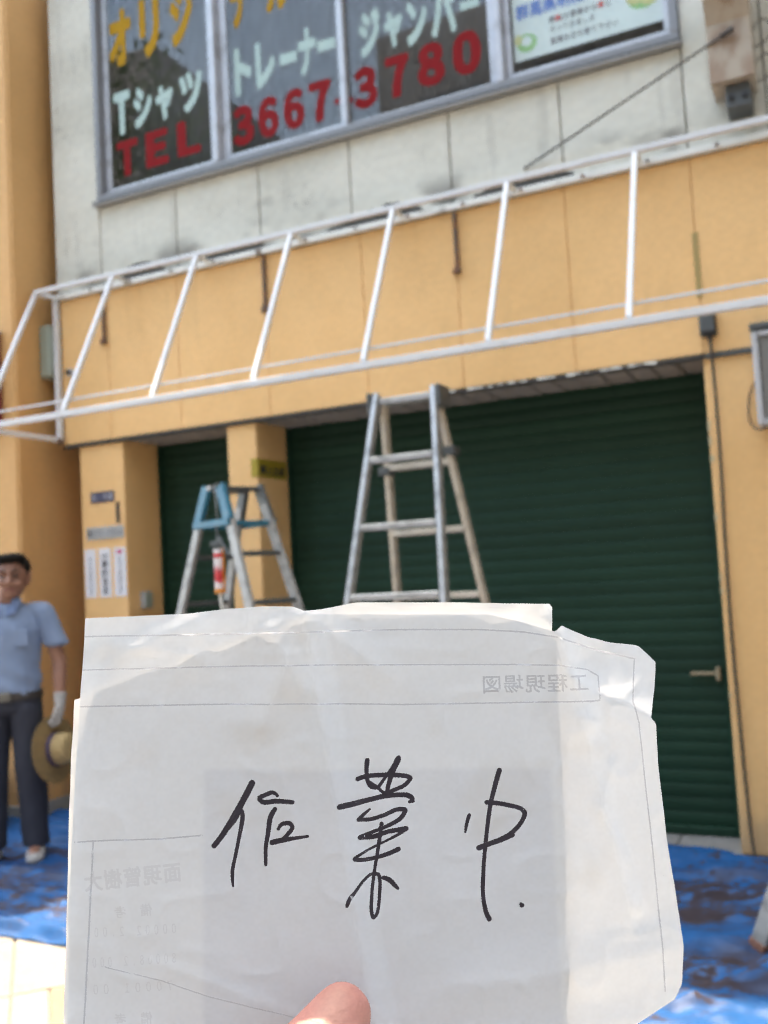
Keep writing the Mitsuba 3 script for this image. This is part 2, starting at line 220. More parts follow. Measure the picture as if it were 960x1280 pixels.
 '現': '29,-4,29,-3,38,1,45,6,51,14,52,20,52,24,44,24,44,80,91,80,91,24,78,24,78,1,79,-1,88,-1,91,2,91,9,92,11,97,8,97,0,95,-5,91,-8,76,-7,73,-7,71,-5,70,-1,69,24,60,24,58,13,55,6,46,-4,34,-9,33,-8,32,-6;51,31,83,31,84,41,52,41;51,48,83,48,84,57,52,57;51,64,83,64,84,73,52,74/4,9,3,15,19,19,19,43,6,44,6,51,19,51,19,72,5,73,5,79,39,79,39,73,26,72,26,51,38,51,38,44,26,43,26,22,28,21,40,25,41,18,6,8,5,8',
 '場': '6,11,4,18,12,21,17,24,17,55,6,55,5,62,17,63,17,83,24,84,24,63,35,62,34,55,24,55,24,28,26,28,34,31,36,24,7,11/33,20,43,30,47,36,33,37,33,43,96,43,96,37,56,37,51,30,51,29,94,29,91,1,87,-6,84,-7,72,-7,71,-1,80,-2,82,0,85,10,86,23,78,23,76,17,67,1,59,-8,58,-8,53,-4,61,4,65,9,72,23,63,23,52,8,42,-1,38,-4,33,1,46,11,55,23,45,23,38,16,32,12,28,16,28,17/43,81,89,81,89,49,43,49;50,55,81,54,82,62,51,62;50,69,81,68,82,75,51,76',
 '図': '9,79,91,80,91,-8,84,-8,83,-1,17,-1,16,-8,9,-7;16,8,84,7,84,72,48,72,48,71,56,66,61,60,62,58,58,54,57,54,51,61,43,67,43,68,47,71,47,72,16,72/21,10,18,16,30,19,39,23,43,26,31,41,25,52,23,60,29,61,31,56,37,44,40,40,50,31,57,37,62,43,67,52,70,62,77,61,74,51,69,40,63,33,56,26,68,20,81,17,82,15,78,9,61,14,49,21,37,14,23,9/39,54,39,56,44,58,53,49,56,43,51,39,47,45',
 '大': '4,-2,19,6,29,16,38,31,43,46,43,48,6,48,6,56,44,56,46,63,46,84,54,84,53,56,94,56,94,48,56,48,64,30,73,16,84,6,96,-1,91,-7,85,-6,79,-2,67,10,58,23,50,41,44,24,39,16,31,6,23,-1,11,-7,9,-7',
 '樹': '68,54,68,61,83,62,83,84,90,84,90,62,96,61,96,54,90,54,90,-2,89,-4,86,-7,73,-8,71,-2,82,-1,83,0,83,54/73,26,69,44,73,46,74,45,79,30,80,21,74,19/30,0,52,4,58,23,64,21,59,6,69,6,69,0,36,-6,32,-6/33,68,33,74,46,74,47,84,54,84,54,74,68,74,68,68,54,68,54,60,66,59,66,53,34,53,34,59,47,60,47,68/36,25,36,47,65,47,65,25;58,31,58,42,42,42,42,31/37,19,38,21,43,22,47,6,41,5,39,13/3,17,11,33,16,54,16,56,5,56,5,62,17,63,17,84,24,84,24,63,32,62,32,56,24,56,24,49,34,32,31,28,29,27,26,37,24,37,24,-8,17,-8,17,32,15,31,12,23,7,12,6,12',
 '管': '10,56,47,56,44,62,50,64,49,66,55,73,59,84,66,83,64,78,65,76,94,76,94,71,77,70,81,62,76,59,75,59,73,64,68,71,62,71,56,62,53,64,51,63,55,56,91,56,91,39,84,39,83,51,18,51,17,39,10,39/21,44,79,44,79,24,29,24,29,17,84,17,84,-8,78,-8,76,-4,29,-4,29,-8,21,-8;29,2,76,1,77,11,29,11;29,38,29,29,72,30,71,38/4,62,12,72,17,85,24,84,22,76,48,76,48,71,34,70,37,61,32,59,31,60,26,71,19,70,11,59,9,59',
 '面': '6,71,6,78,94,78,94,71,54,71,49,58,89,57,89,-8,82,-8,81,-2,18,-3,17,-8,11,-8,11,57,41,58,44,70;67,5,82,5,81,51,67,50;39,41,60,40,60,50,39,51;39,16,39,4,60,5,60,16;39,34,39,22,60,22,60,34;18,5,32,5,31,51,18,50',
 '備': '24,33,25,35,34,40,43,50,43,51,29,51,29,57,47,58,47,67,32,67,32,74,47,74,47,84,54,84,55,74,70,74,71,75,71,84,78,84,78,74,92,74,92,67,78,67,78,58,94,57,94,51,52,51,47,44,48,42,90,42,90,-3,88,-6,84,-8,77,-7,76,-6,75,-1,80,-2,82,-1,82,7,67,7,67,-6,60,-6,60,7,45,8,44,-8,38,-8,37,33,36,33,29,28;67,14,82,13,82,22,67,22;67,28,82,28,82,36,67,36;54,58,71,58,71,67,55,67;44,14,60,13,60,22,45,22;44,28,60,28,60,36,45,36/3,43,10,53,16,65,23,84,30,82,27,71,23,62,22,-7,15,-7,15,45,13,44,8,36,7,36',
 '考': '7,20,4,26,7,27,27,36,43,44,46,47,46,48,7,48,8,55,42,55,42,65,41,66,16,66,16,72,41,73,42,84,49,84,49,73,71,72,71,67,83,79,85,79,89,76,86,72,69,56,94,55,94,48,60,48,47,39,48,38,84,38,84,32,42,32,38,23,39,22,79,22,79,18,76,3,73,-4,70,-6,64,-8,45,-7,43,0,64,-1,66,0,69,6,71,16,27,16,33,29,33,31,8,19;49,66,49,55,58,55,70,66',
 '小': '74,51,71,57,73,59,78,60,91,35,97,19,97,15,89,12,89,16,82,34/30,-8,28,-1,44,-1,46,1,46,83,54,83,54,-2,51,-6,44,-8/3,18,7,23,14,36,18,49,20,59,29,58,23,38,15,20,11,14',
 '野': '53,40,53,47,77,47,75,50,70,54,59,61,58,62,62,66,63,66,73,61,82,71,82,72,54,73,54,79,91,79,95,77,91,70,79,57,86,50,86,47,94,47,96,46,97,44,89,22,83,23,87,39,76,39,76,-2,76,-4,71,-7,56,-8,54,-2,54,-1,68,-1,69,0,69,39/4,-4,4,3,6,4,25,6,25,20,7,21,7,27,25,28,25,39,8,39,8,79,51,79,51,39,32,38,33,28,51,27,51,21,33,21,32,8,35,7,53,9,53,3,7,-4;32,62,44,62,44,73,32,73;32,56,32,45,44,45,44,56;14,46,25,45,25,56,14,56;14,62,25,62,25,73,14,73',
 '支': '4,-1,25,4,36,8,42,11,29,24,22,35,21,39,13,39,13,46,46,47,45,61,8,61,8,69,45,69,46,84,54,84,54,69,92,69,92,61,54,61,54,46,79,46,84,44,81,36,74,26,65,16,58,11,75,4,89,1,96,0,92,-7,73,-4,56,3,50,6,36,-1,9,-8,8,-8;30,37,36,27,43,21,50,16,59,21,66,28,72,38,30,39',
 '店': '3,-4,9,9,12,26,13,72,51,73,51,74,47,82,51,84,55,83,60,73,94,72,94,65,20,65,20,31,17,13,14,-1,10,-8/29,29,51,29,51,61,59,61,59,49,91,49,91,43,59,42,59,29,86,29,86,-7,79,-7,78,-3,37,-3,36,-7,29,-7;36,4,78,4,79,21,37,22',
 '板': '31,-4,37,7,41,24,42,34,43,75,69,78,88,82,92,77,92,76,74,71,50,69,50,55,89,54,91,53,86,32,76,14,83,6,90,1,96,-1,96,-2,92,-7,91,-8,79,-1,71,8,60,-2,48,-8,44,-2,56,4,66,14,58,30,54,46,53,47,51,48,49,25,44,4,37,-8;61,47,64,33,70,22,72,21,78,33,82,47/3,19,12,35,19,56,18,58,6,58,6,65,20,65,20,84,27,84,27,65,39,65,39,58,27,58,27,54,37,40,38,36,34,31,29,42,27,43,27,-8,20,-8,20,39,18,38,16,29,7,13',
 '東': '4,-1,24,9,34,16,38,21,38,22,15,23,15,59,46,60,45,68,7,68,7,75,45,75,46,84,54,84,54,75,94,75,94,68,54,68,54,59,86,59,86,22,61,21,68,15,78,8,87,3,96,0,91,-7,79,-1,70,4,54,18,54,-8,46,-8,45,17,32,6,14,-5,9,-6;54,29,78,28,78,38,54,38;54,44,78,44,78,53,54,53;22,29,45,28,46,38,23,38;22,44,45,44,46,53,23,53',
 '西': '6,71,6,78,94,78,94,71,64,70,65,56,89,56,89,-7,82,-7,81,-1,19,-1,19,-7,11,-7,11,56,35,56,36,70;20,23,19,22,19,6,82,6,82,23,62,23,58,26,56,49,43,49,39,34,36,29,29,23,24,19,23,19;64,31,66,30,82,30,82,49,65,49;43,71,43,56,57,56,57,70;19,26,20,25,25,28,31,35,34,41,35,49,19,48',
 '南': '6,68,6,74,45,74,46,84,54,84,55,74,94,74,94,68,54,67,55,56,89,56,89,-3,87,-6,80,-8,68,-8,65,-2,65,-1,78,-2,81,0,81,49,63,49,64,48,69,46,63,34,74,34,74,28,53,27,53,18,76,17,76,11,53,11,53,-6,46,-6,46,11,24,11,24,17,46,18,46,27,27,28,27,34,37,34,36,40,32,45,32,46,36,48,39,47,44,37,44,36,42,35,42,34,55,34,62,49,19,49,19,-8,11,-8,11,56,45,56,46,67',
 '北': '56,82,64,82,65,49,78,58,89,67,94,61,94,60,91,57,64,41,64,4,65,3,67,2,87,3,89,8,90,22,97,19,96,2,94,-2,90,-5,64,-6,61,-4,58,-1,56,6/6,6,4,12,5,13,32,23,32,51,6,51,6,59,32,59,33,82,40,82,40,-7,33,-7,32,15,27,14,8,5',
 '三': '6,-1,6,7,93,7,93,-1/12,74,88,74,88,67,13,67/19,42,80,42,80,34,19,34',
 '十': '6,39,6,47,46,47,46,84,54,84,55,47,95,47,95,39,54,39,54,-8,46,-8,46,39',
 '五': '6,-2,6,5,29,5,31,6,36,38,18,38,18,46,37,46,41,66,40,67,12,67,12,74,87,74,87,67,49,67,46,46,78,45,74,5,94,5,94,-2;45,38,39,5,66,5,68,19,69,38',
 '一': '4,43,96,43,96,35,4,35',
 '二': '6,10,94,10,94,2,6,2/14,70,86,70,86,62,14,62',
 '会': '4,49,19,57,32,66,45,77,50,84,57,81,55,76,69,65,79,59,96,51,91,44,75,52,74,46,26,46,26,52,10,43;30,54,30,53,72,54,50,71/9,26,9,34,92,34,92,26,48,26,29,4,34,4,71,7,71,9,61,19,64,21,68,22,83,7,90,-3,90,-4,84,-8,78,0,71,0,16,-6,13,2,18,5,29,16,37,26',
 '社': '38,3,65,4,65,45,43,46,43,53,65,53,65,84,72,84,73,53,94,53,94,46,73,45,73,4,96,3,96,-4,38,-4/3,28,4,30,12,36,22,45,31,59,31,60,5,60,5,67,25,67,22,73,16,81,18,82,22,84,27,78,31,72,26,67,38,67,41,64,36,54,29,43,42,29,38,23,32,30,28,34,28,33,27,-8,20,-8,20,32,7,22,6,22',
 '1': '9,7,25,8,25,61,13,62,12,67,21,70,27,73,34,73,34,8,49,7,49,0,9,0',
 '2': '4,0,4,6,25,25,31,33,36,43,38,51,38,55,36,61,35,63,30,66,22,67,18,66,10,59,9,59,4,63,4,64,13,71,19,74,29,74,36,72,43,67,46,61,46,45,42,36,37,27,19,8,50,8,51,0',
 '4': '2,20,3,27,31,72,33,73,42,73,43,28,52,27,52,20,43,20,42,0,34,0,33,20;29,53,12,28,34,28,34,61,33,60',
 '5': '3,8,3,9,7,14,12,10,17,8,22,6,30,7,34,9,37,12,41,19,40,30,38,34,35,37,28,40,23,40,13,36,9,39,11,72,47,73,47,66,20,65,19,64,18,51,18,44,24,47,32,47,40,44,46,39,50,29,50,18,46,9,40,3,30,-1,21,-1,16,0,9,3',
 '9': '4,46,4,54,7,63,9,67,15,72,22,74,29,74,37,71,43,66,47,58,49,51,50,31,46,15,42,8,37,3,30,-1,19,-1,11,2,6,6,7,8,11,12,15,8,21,6,28,7,32,9,36,13,39,20,41,34,40,35,34,30,30,28,18,28,13,31,8,35;14,46,16,40,22,35,28,34,33,36,41,44,41,51,37,60,34,64,30,67,26,67,20,66,16,62,14,57',
 '.': '8,3,8,9,11,12,17,12,21,7,21,4,19,1,16,-1,12,-1,9,0',
 'm': '9,54,17,54,18,47,23,51,28,54,32,56,38,56,44,54,48,49,50,46,56,51,63,55,71,56,77,53,81,50,84,41,84,0,75,0,75,37,73,43,70,47,68,48,60,47,51,40,51,0,42,0,42,39,40,44,34,48,30,47,25,46,18,39,18,0,9,0',
 '頭': '75,4,79,8,82,8,92,1,97,-4,91,-8,85,-3/48,73,48,79,96,79,96,73,75,73,72,64,92,63,92,11,51,11,51,63,64,63,66,73;58,18,85,17,85,26,58,27;84,48,85,57,58,57,58,48;85,42,58,42,58,33,85,33/39,-4,52,3,59,9,66,6,63,2,57,-2,46,-8,44,-8/4,4,4,5,29,9,30,11,28,12,28,14,31,22,32,32,39,31,34,12,38,11,46,13,46,6,7,-2,6,-2/5,79,45,79,45,72,5,72/8,62,42,62,42,35,8,35;36,56,15,56,14,42,35,41/13,21,11,30,12,31,17,31,20,21,21,13,14,11',
 '上': '5,-3,5,4,42,5,43,83,51,83,51,52,88,52,88,44,51,44,51,5,95,4,95,-3',
 '注': '30,-5,31,2,60,3,60,28,38,28,38,35,59,35,60,36,60,58,33,58,33,65,63,65,61,71,55,81,55,82,56,83,62,84,70,71,70,68,66,67,65,65,94,65,94,58,68,58,68,35,90,35,90,28,68,28,68,3,96,2,96,-5/9,78,13,82,14,83,30,75,32,73,32,72,30,68,28,67,20,72/8,-2,8,-1,16,11,26,30,27,30,31,26,31,24,20,3,14,-7/4,49,6,52,9,56,21,49,27,45,24,40,22,39,16,44',
 '意': '8,54,8,61,30,61,29,65,27,69,27,70,12,71,12,77,47,77,47,78,44,84,49,85,52,84,57,77,88,77,88,71,73,70,74,69,70,61,93,61,93,54;35,71,39,61,61,61,66,70/74,13,74,14,76,15,81,16,89,7,93,-1,87,-4,82,5/19,49,82,49,82,20,49,20,50,18,56,15,61,11,61,9,57,6,56,6,50,11,41,16,43,20,19,20;26,26,73,25,74,26,74,32,27,32;27,44,27,38,74,38,74,44/30,15,37,15,37,1,39,-1,63,-1,66,2,66,9,67,9,72,7,72,1,71,-3,69,-6,65,-7,34,-7,32,-6,30,-2/6,-2,13,6,18,16,24,13,20,4,12,-6',
 'に': '41,13,42,27,47,27,49,27,48,22,48,15,52,11,58,9,76,9,89,11,90,3,75,1,54,1,46,4,43,8/46,68,54,67,77,67,87,68,87,60,49,59,46,60/12,39,18,76,26,76,23,62,20,40,20,19,22,19,26,31,31,28,31,27,23,5,23,-3,16,-3,15,-1,13,18',
 'め': '9,16,9,26,11,36,16,44,24,52,18,71,26,73,28,65,31,57,44,62,56,64,58,72,58,79,67,78,64,63,70,62,81,56,86,49,90,39,90,23,88,17,83,9,74,1,60,-4,54,-4,51,2,51,3,55,3,64,6,72,10,79,18,82,26,82,36,79,45,73,52,63,56,61,55,55,36,48,23,50,19,53,16,53,14,49,11,47,10,43,15,42,15,33,6,26,3,20,3,16,4,13,8;33,51,36,40,41,32,43,30,49,41,54,56,52,57,43,55;16,28,17,15,20,12,26,11,30,14,37,22,26,44,23,42,19,35',
 '受': '6,-2,6,-1,16,1,31,4,42,9,29,21,23,29,23,30,19,31,19,38,76,38,79,36,81,34,76,26,68,17,59,9,62,7,74,3,94,-1,91,-8,86,-7,70,-4,50,4,29,-4,13,-7,9,-7;32,29,41,19,51,13,60,20,69,30,32,31/8,56,22,56,21,62,17,68,20,71,10,71,8,77,55,81,82,85,87,79,70,76,50,74,55,60,55,58,53,56,68,56,77,72,85,71,76,56,93,55,93,35,86,35,85,49,15,49,14,35,8,35;23,72,30,59,29,56,48,56,46,66,43,71,45,72,45,73',
 '付': '34,54,34,62,75,62,75,83,82,83,83,63,84,62,96,62,96,54,83,54,82,-2,81,-6,72,-8,56,-8,53,-2,53,-1,73,-1,75,1,75,54/41,39,41,41,47,44,62,19,55,16,47,30/4,43,19,62,26,74,29,84,36,82,37,81,33,72,26,59,26,-8,19,-8,19,46,16,45,9,36',
 '連': '3,-2,3,0,12,9,18,12,17,43,4,43,4,50,25,50,25,11,32,5,37,3,46,1,78,1,98,2,96,-2,96,-6,91,-6,43,-6,30,-2,21,5,18,5,13,0,8,-8/29,16,29,22,58,23,57,29,35,29,35,62,57,62,57,68,30,69,30,75,57,75,58,84,65,84,65,75,93,75,93,69,65,68,65,62,88,62,88,29,65,29,65,23,94,22,94,16,65,16,65,4,58,4,57,16;65,36,80,35,81,43,65,43;65,49,80,49,81,56,65,56;42,36,57,35,57,43,42,43;42,49,57,49,57,56,42,56/9,78,9,80,14,83,26,69,28,65,22,61,18,67',
 '絡': '39,55,39,56,45,60,52,69,61,84,68,83,64,75,65,74,88,74,91,72,90,67,84,57,76,46,86,38,97,32,93,26,91,26,91,-7,83,-7,82,-4,56,-4,55,-7,48,-7,48,26,44,25,41,31,53,37,64,46,55,59,46,51,44,51;56,30,56,29,84,29,70,41;55,3,83,3,83,22,55,22;59,66,63,58,70,51,77,60,81,67,61,67/6,47,4,54,8,57,15,68,23,84,29,82,29,80,27,76,14,55,24,56,32,69,37,66,38,64,27,46,17,34,22,33,30,35,28,44,33,46,39,27,39,24,35,24,34,22,36,21,37,18,41,3,37,2,35,2,34,3,34,6,30,19,31,21,34,22,32,29,6,24,4,31,9,35,19,48,15,49/21,9,19,19,21,19,26,19,28,2,28,-2,27,-2,22,-3/4,-4,7,8,8,19,14,19,13,6,10,-6',
 '先': '9,-9,5,-2,15,2,24,10,29,17,32,29,31,34,6,34,6,41,46,42,46,61,26,61,20,50,17,46,11,49,19,65,24,82,32,81,32,78,29,70,29,69,46,69,46,84,54,84,54,69,87,69,86,61,54,61,54,42,94,41,94,34,67,33,67,2,69,1,85,1,88,5,88,14,89,16,96,12,94,1,91,-5,84,-7,70,-7,63,-6,60,-3,59,34,40,34,37,19,35,12,31,6,24,-2,12,-8',
 '電': '16,36,84,36,84,6,54,6,53,1,56,-1,85,-1,89,2,89,11,91,11,96,8,94,-2,92,-6,87,-7,52,-7,47,-4,45,6,24,6,23,1,16,1;53,12,76,12,77,18,54,19;53,24,76,24,77,30,54,31;24,12,45,12,46,18,24,19;24,24,45,24,46,30,24,31/8,68,46,69,46,73,45,74,13,74,13,80,86,80,86,74,54,74,53,73,53,69,92,68,92,48,86,48,85,62,53,62,53,39,46,39,46,62,15,62,14,48,8,48/59,47,82,47,82,42,59,42/59,57,80,57,80,52,59,52/18,46,41,47,41,42,18,42/20,57,41,57,41,52,20,52',
 '話': '44,46,44,53,66,54,65,71,46,69,44,75,66,78,83,83,85,84,87,83,91,78,73,73,73,54,96,53,96,46,73,46,72,30,91,29,91,-7,83,-7,83,-4,55,-4,54,-8,48,-8,48,29,65,30,66,46;54,4,83,3,83,22,55,22/4,67,23,68,16,81,16,82,21,85,29,73,28,71,24,69,23,68,41,67,41,61,4,61/8,27,38,27,38,-2,16,-2,15,-7,8,-7;16,21,15,5,31,5,31,21/8,41,37,41,37,35,8,35/8,54,37,54,37,48,8,48',
 '事': '5,21,5,27,46,28,45,34,14,34,14,39,45,40,45,46,18,46,18,64,45,64,45,70,7,70,7,76,45,76,46,84,54,84,54,76,94,76,94,70,54,69,54,64,84,64,84,46,54,46,54,40,85,39,85,27,96,26,96,21,85,20,85,3,78,3,77,7,54,7,53,-4,51,-6,45,-8,32,-8,30,-2,45,-2,46,-1,45,7,13,8,13,13,45,13,45,20;54,14,77,13,77,20,54,21;54,34,54,27,77,27,77,34;54,52,75,51,76,58,54,59;24,52,45,51,46,58,25,59',
 '務': '7,9,4,16,12,27,19,41,5,42,4,49,22,49,19,55,11,62,17,65,23,59,34,72,34,73,6,73,6,79,42,79,45,77,46,76,42,71,28,54,31,51,29,50,29,49,42,49,46,48,46,41,57,44,66,49,55,62,54,62,48,56,42,59,52,69,57,76,61,84,67,82,64,74,90,74,92,72,89,63,78,50,88,44,98,42,94,36,84,39,71,45,66,41,49,35,48,35,45,39,41,27,38,24,34,26,34,27,36,32,39,41,30,42,29,-2,27,-6,22,-7,13,-7,11,-1,11,0,21,0,22,2,22,30,21,30,14,16,8,9;61,66,63,61,72,54,79,60,83,67,61,67/37,-3,37,-2,45,2,52,8,56,13,60,21,59,22,44,22,44,28,62,28,63,38,70,38,69,28,92,28,92,16,89,1,87,-4,84,-7,68,-8,66,-1,77,-2,81,0,84,12,84,22,68,22,64,11,56,1,42,-7,41,-7',
 '所': '41,-4,49,9,52,23,53,74,56,75,76,79,89,83,94,77,93,76,82,73,61,68,62,51,96,51,96,43,84,43,84,-7,77,-8,76,43,61,43,60,21,56,6,52,-1,47,-8,46,-8/3,-4,7,7,9,21,10,74,29,78,44,82,49,76,34,71,19,69,18,68,18,59,44,59,44,29,17,29,16,12,11,-4,9,-8,8,-8;18,37,37,36,37,52,18,52'}


def glyph(ch):
    ps = []
    for poly in GLYPHS[ch].split('/'):
        rings = [np.array(list(map(int, r.split(','))), float).reshape(-1, 2) for r in poly.split(';')]
        ps.append(Polygon(rings[0], rings[1:]).buffer(0))
    return unary_union(ps)


def fit(poly, x0, x1, y0, y1, bold=0.0):
    if bold:
        poly = poly.buffer(bold)
    a, b, c, d = poly.bounds
    sx, sy = (x1 - x0) / max(c - a, 1e-6), (y1 - y0) / max(d - b, 1e-6)
    return affinity.affine_transform(poly, [sx, 0, 0, sy, x0 - a * sx, y0 - b * sy])


def line_of(text, x0, x1, y0, y1, bold=0.0, gap=0.0, mirror=False, vertical=False):
    """Text as shapely polygons: one em per character, laid along the box."""
    n, out = len(text), []
    for i, ch in enumerate(text):
        if ch == ' ':
            continue
        g = glyph(ch)
        if bold:
            g = g.buffer(bold)
        if ch in '0123456789TEL-.m':
            a, b, c, d = g.bounds
            g = affinity.translate(g, 50 - (a + c) / 2, 0)
        if mirror:
            g = affinity.scale(g, -1, 1, origin=(50, 0))
        if vertical:
            cw, chh = x1 - x0, (y1 - y0) / n
            ox, oy = x0, y1 - (i + 1) * chh
        else:
            cw, chh = (x1 - x0) / n, y1 - y0
            ox, oy = (x0 + (n - 1 - i) * cw) if mirror else (x0 + i * cw), y0
        sx, sy = cw * (1 - gap) / 100, chh * (1 - gap) / 100
        out.append(affinity.affine_transform(g, [sx, 0, 0, sy, ox + cw * gap / 2, oy + chh * gap / 2 + 12 * sy]))
    return out


def slab(polys, depth):
    ms = []
    for p in polys:
        for g in getattr(p, 'geoms', [p]):
            if g.area > 1e-9:
                ms.append(trimesh.creation.extrude_polygon(g, depth, engine='earcut'))
    return cat(ms)


def on_front(m, y):
    """A mesh drawn in x, y with thickness along z, stood upright on the plane y, facing -y."""
    v = m.vertices
    return trimesh.Trimesh(np.c_[v[:, 0], y - v[:, 2], v[:, 1]], m.faces, process=False)


def on_side(m, x):
    """The same facing +x: drawing x runs along +y."""
    v = m.vertices
    return trimesh.Trimesh(np.c_[x + v[:, 2], v[:, 0], v[:, 1]], m.faces, process=False)


# ------------------------------------------------------------------ materials
def rgb(*c):
    return {'type': 'rgb', 'value': list(c)}


def mat(name, color, rough=0.5, metallic=0.0, spec=0.5, bump=None, bump_scale=1.0, **kw):
    b = {'type': 'principled', 'base_color': color if isinstance(color, dict) else rgb(*color), 'roughness': rough if isinstance(rough, dict) else float(rough),
         'metallic': float(metallic), 'specular': float(spec), **kw}
    if bump:
        b = {'type': 'bumpmap', 'arbitrary': bump, 'scale': float(bump_scale), 'bsdf': b}
    scene[name] = {'type': 'twosided', 'bsdf': b}
    return name


def orange_col(p, n, uv):
    a = fbm(p.x * 1.3 + 3, p.y * 2, p.z * 1.1, 4)
    s = fbm(p.x * 14, p.y * 14, p.z * 2.2, 3)          # rain streaks
    g = fbm(p.x * 45, p.y * 45, p.z * 45, 2)
    c = mix((0.735, 0.465, 0.205), (0.68, 0.425, 0.18), smoothstep(0.35, 0.7, a))
    c = mix(c, (0.56, 0.36, 0.15), smoothstep(0.6, 0.85, s) * 0.22)
    c = c * (0.95 + 0.1 * g)
    low = smoothstep(0.45, 0.0, p.z) * smoothstep(0.35, 0.6, fbm(p.x * 9, p.y * 9, p.z * 6, 3))
    return mix(c, (0.30, 0.22, 0.14), low * 0.6)


def orange_bump(p, n, uv):
    return fbm(p.x * 60, p.y * 60, p.z * 60, 3)


mat('m_orange', proc(orange_col), 0.72, bump=proc(orange_bump), bump_scale=0.0012)


def panel_col(p, n, uv):
    a = fbm(p.x * 2.1, p.y * 2, p.z * 2.4, 4)
    fine = fbm(p.x * 30, p.y * 30, p.z * 30, 3)
    c = mix((0.57, 0.565, 0.50), (0.485, 0.48, 0.42), smoothstep(0.3, 0.75, a)) * (0.92 + 0.16 * fine)
    # black mould along the rail ledge and below the window sill, streaks under the joints
    edge = smoothstep(3.66, 3.46, p.z) * smoothstep(0.46, 0.72, fbm(p.x * 3.3, 0, p.z * 6.5 + 4, 4))
    streak = smoothstep(0.6, 0.82, fbm(p.x * 17, p.y * 3, p.z * 1.6, 3)) * 0.45
    spots = smoothstep(0.72, 0.85, fbm(p.x * 7 + 40, p.y, p.z * 7, 4)) * 0.3
    c = mix(c, (0.20, 0.20, 0.18), streak * 0.4)
    c = mix(c, (0.15, 0.15, 0.13), spots)
    return mix(c, (0.075, 0.072, 0.065), edge * 0.9)


mat('m_panel', proc(panel_col), 0.85, bump=proc(lambda p, n, uv: fbm(p.x * 40, p.y * 40, p.z * 40, 3)), bump_scale=0.003)
mat('m_backing', (0.10, 0.10, 0.09), 0.9)
mat('m_grime', (0.045, 0.043, 0.04), 0.9)


def white_col(p, n, uv):
    s = smoothstep(0.6, 0.85, fbm(p.x * 9, p.y * 30, p.z * 30, 3))
    return mix((0.58, 0.60, 0.63), (0.44, 0.43, 0.40), s * 0.5)


mat('m_white', proc(white_col), 0.32, spec=0.5)
mat('m_whiterail', proc(lambda p, n, uv: mix((0.66, 0.67, 0.64), (0.20, 0.18, 0.15), smoothstep(0.58, 0.78, fbm(p.x * 11, p.y * 20, p.z * 25, 4)) * 0.85)), 0.5)
mat('m_sash', proc(lambda p, n, uv: mix((0.44, 0.46, 0.50), (0.33, 0.34, 0.36), smoothstep(0.5, 0.8, fbm(p.x * 12, p.y * 12, p.z * 12, 3)))), 0.38, 0.25)
mat('m_sill', (0.30, 0.30, 0.30), 0.5, 0.3)
mat('m_darksill', (0.05, 0.05, 0.05), 0.7)
mat('m_shutter', proc(lambda p, n, uv: mix((0.008, 0.033, 0.019), (0.012, 0.042, 0.025), fbm(p.x * 3, p.y * 3, p.z * 9, 3)) * (0.88 + 0.24 * cell_rand(dr.floor(p.z / 0.0705), dr.floor(p.x * 0.2)))), 0.6, spec=0.25)
mat('m_soffit', proc(lambda p, n, uv: mix((0.30, 0.28, 0.26), (0.18, 0.165, 0.15), fbm(p.x * 6, p.y * 6, p.z, 3))), 0.8)
mat('m_black', (0.02, 0.02, 0.022), 0.45)
mat('m_cable', (0.035, 0.028, 0.024), 0.5)
mat('m_rust', proc(lambda p, n, uv: mix((0.10, 0.075, 0.06), (0.20, 0.09, 0.045), smoothstep(0.4, 0.7, fbm(p.x * 40, p.y * 40, p.z * 40, 3)))), 0.8)
mat('m_alu', proc(lambda p, n, uv: mix((0.44, 0.455, 0.47), (0.27, 0.28, 0.29), smoothstep(0.45, 0.8, fbm(p.x * 25, p.y * 25, p.z * 25, 3)))), 0.42, 0.6)
mat('m_alu_dull', proc(lambda p, n, uv: mix((0.33, 0.33, 0.32), (0.20, 0.20, 0.195), smoothstep(0.45, 0.8, fbm(p.x * 25, p.y * 25, p.z * 25, 3)))), 0.5, 0.3)
mat('m_alu_pale', proc(lambda p, n, uv: mix((0.56, 0.52, 0.45), (0.40, 0.37, 0.32), smoothstep(0.45, 0.8, fbm(p.x * 25, p.y * 25, p.z * 25, 3)))), 0.5, 0.4)
mat('m_blue', proc(lambda p, n, uv: mix((0.016, 0.125, 0.20), (0.07, 0.15, 0.19), smoothstep(0.62, 0.75, fbm(p.x * 50, p.y * 50, p.z * 50, 3)))), 0.45)
mat('m_rubber', (0.16, 0.075, 0.05), 0.8)
mat('m_dark_metal', (0.09, 0.10, 0.105), 0.45, 0.4)
mat('m_yellow_film', (0.36, 0.205, 0.008), 0.75, spec=0.15)
mat('m_mint_film', (0.33, 0.44, 0.41), 0.5)
mat('m_red_film', (0.19, 0.007, 0.009), 0.75, spec=0.15)
mat('m_poster', proc(lambda p, n, uv: mix((0.53, 0.64, 0.64), (0.48, 0.58, 0.585), fbm(p.x * 9, p.y, p.z * 9, 3))), 0.6)
mat('m_poster_blue', (0.05, 0.13, 0.42), 0.6)
mat('m_poster_text', (0.08, 0.08, 0.10), 0.6)
mat('m_poster_red', (0.5, 0.06, 0.05), 0.6)
mat('m_poster_green', (0.20, 0.42, 0.16), 0.6)
mat('m_poster_olive', (0.42, 0.45, 0.20), 0.6)
mat('m_poster_brown', (0.25, 0.12, 0.06), 0.6)
mat('m_curtain', proc(lambda p, n, uv: mix((0.052, 0.050, 0.046), (0.066, 0.063, 0.058), fbm(p.x * 5, p.y * 5, p.z * 2, 3))), 0.9)
scene['m_glass'] = {'type': 'thindielectric', 'int_ior': 1.32, 'ext_ior': 1.0}
mat('m_navy', (0.018, 0.022, 0.075), 0.4)
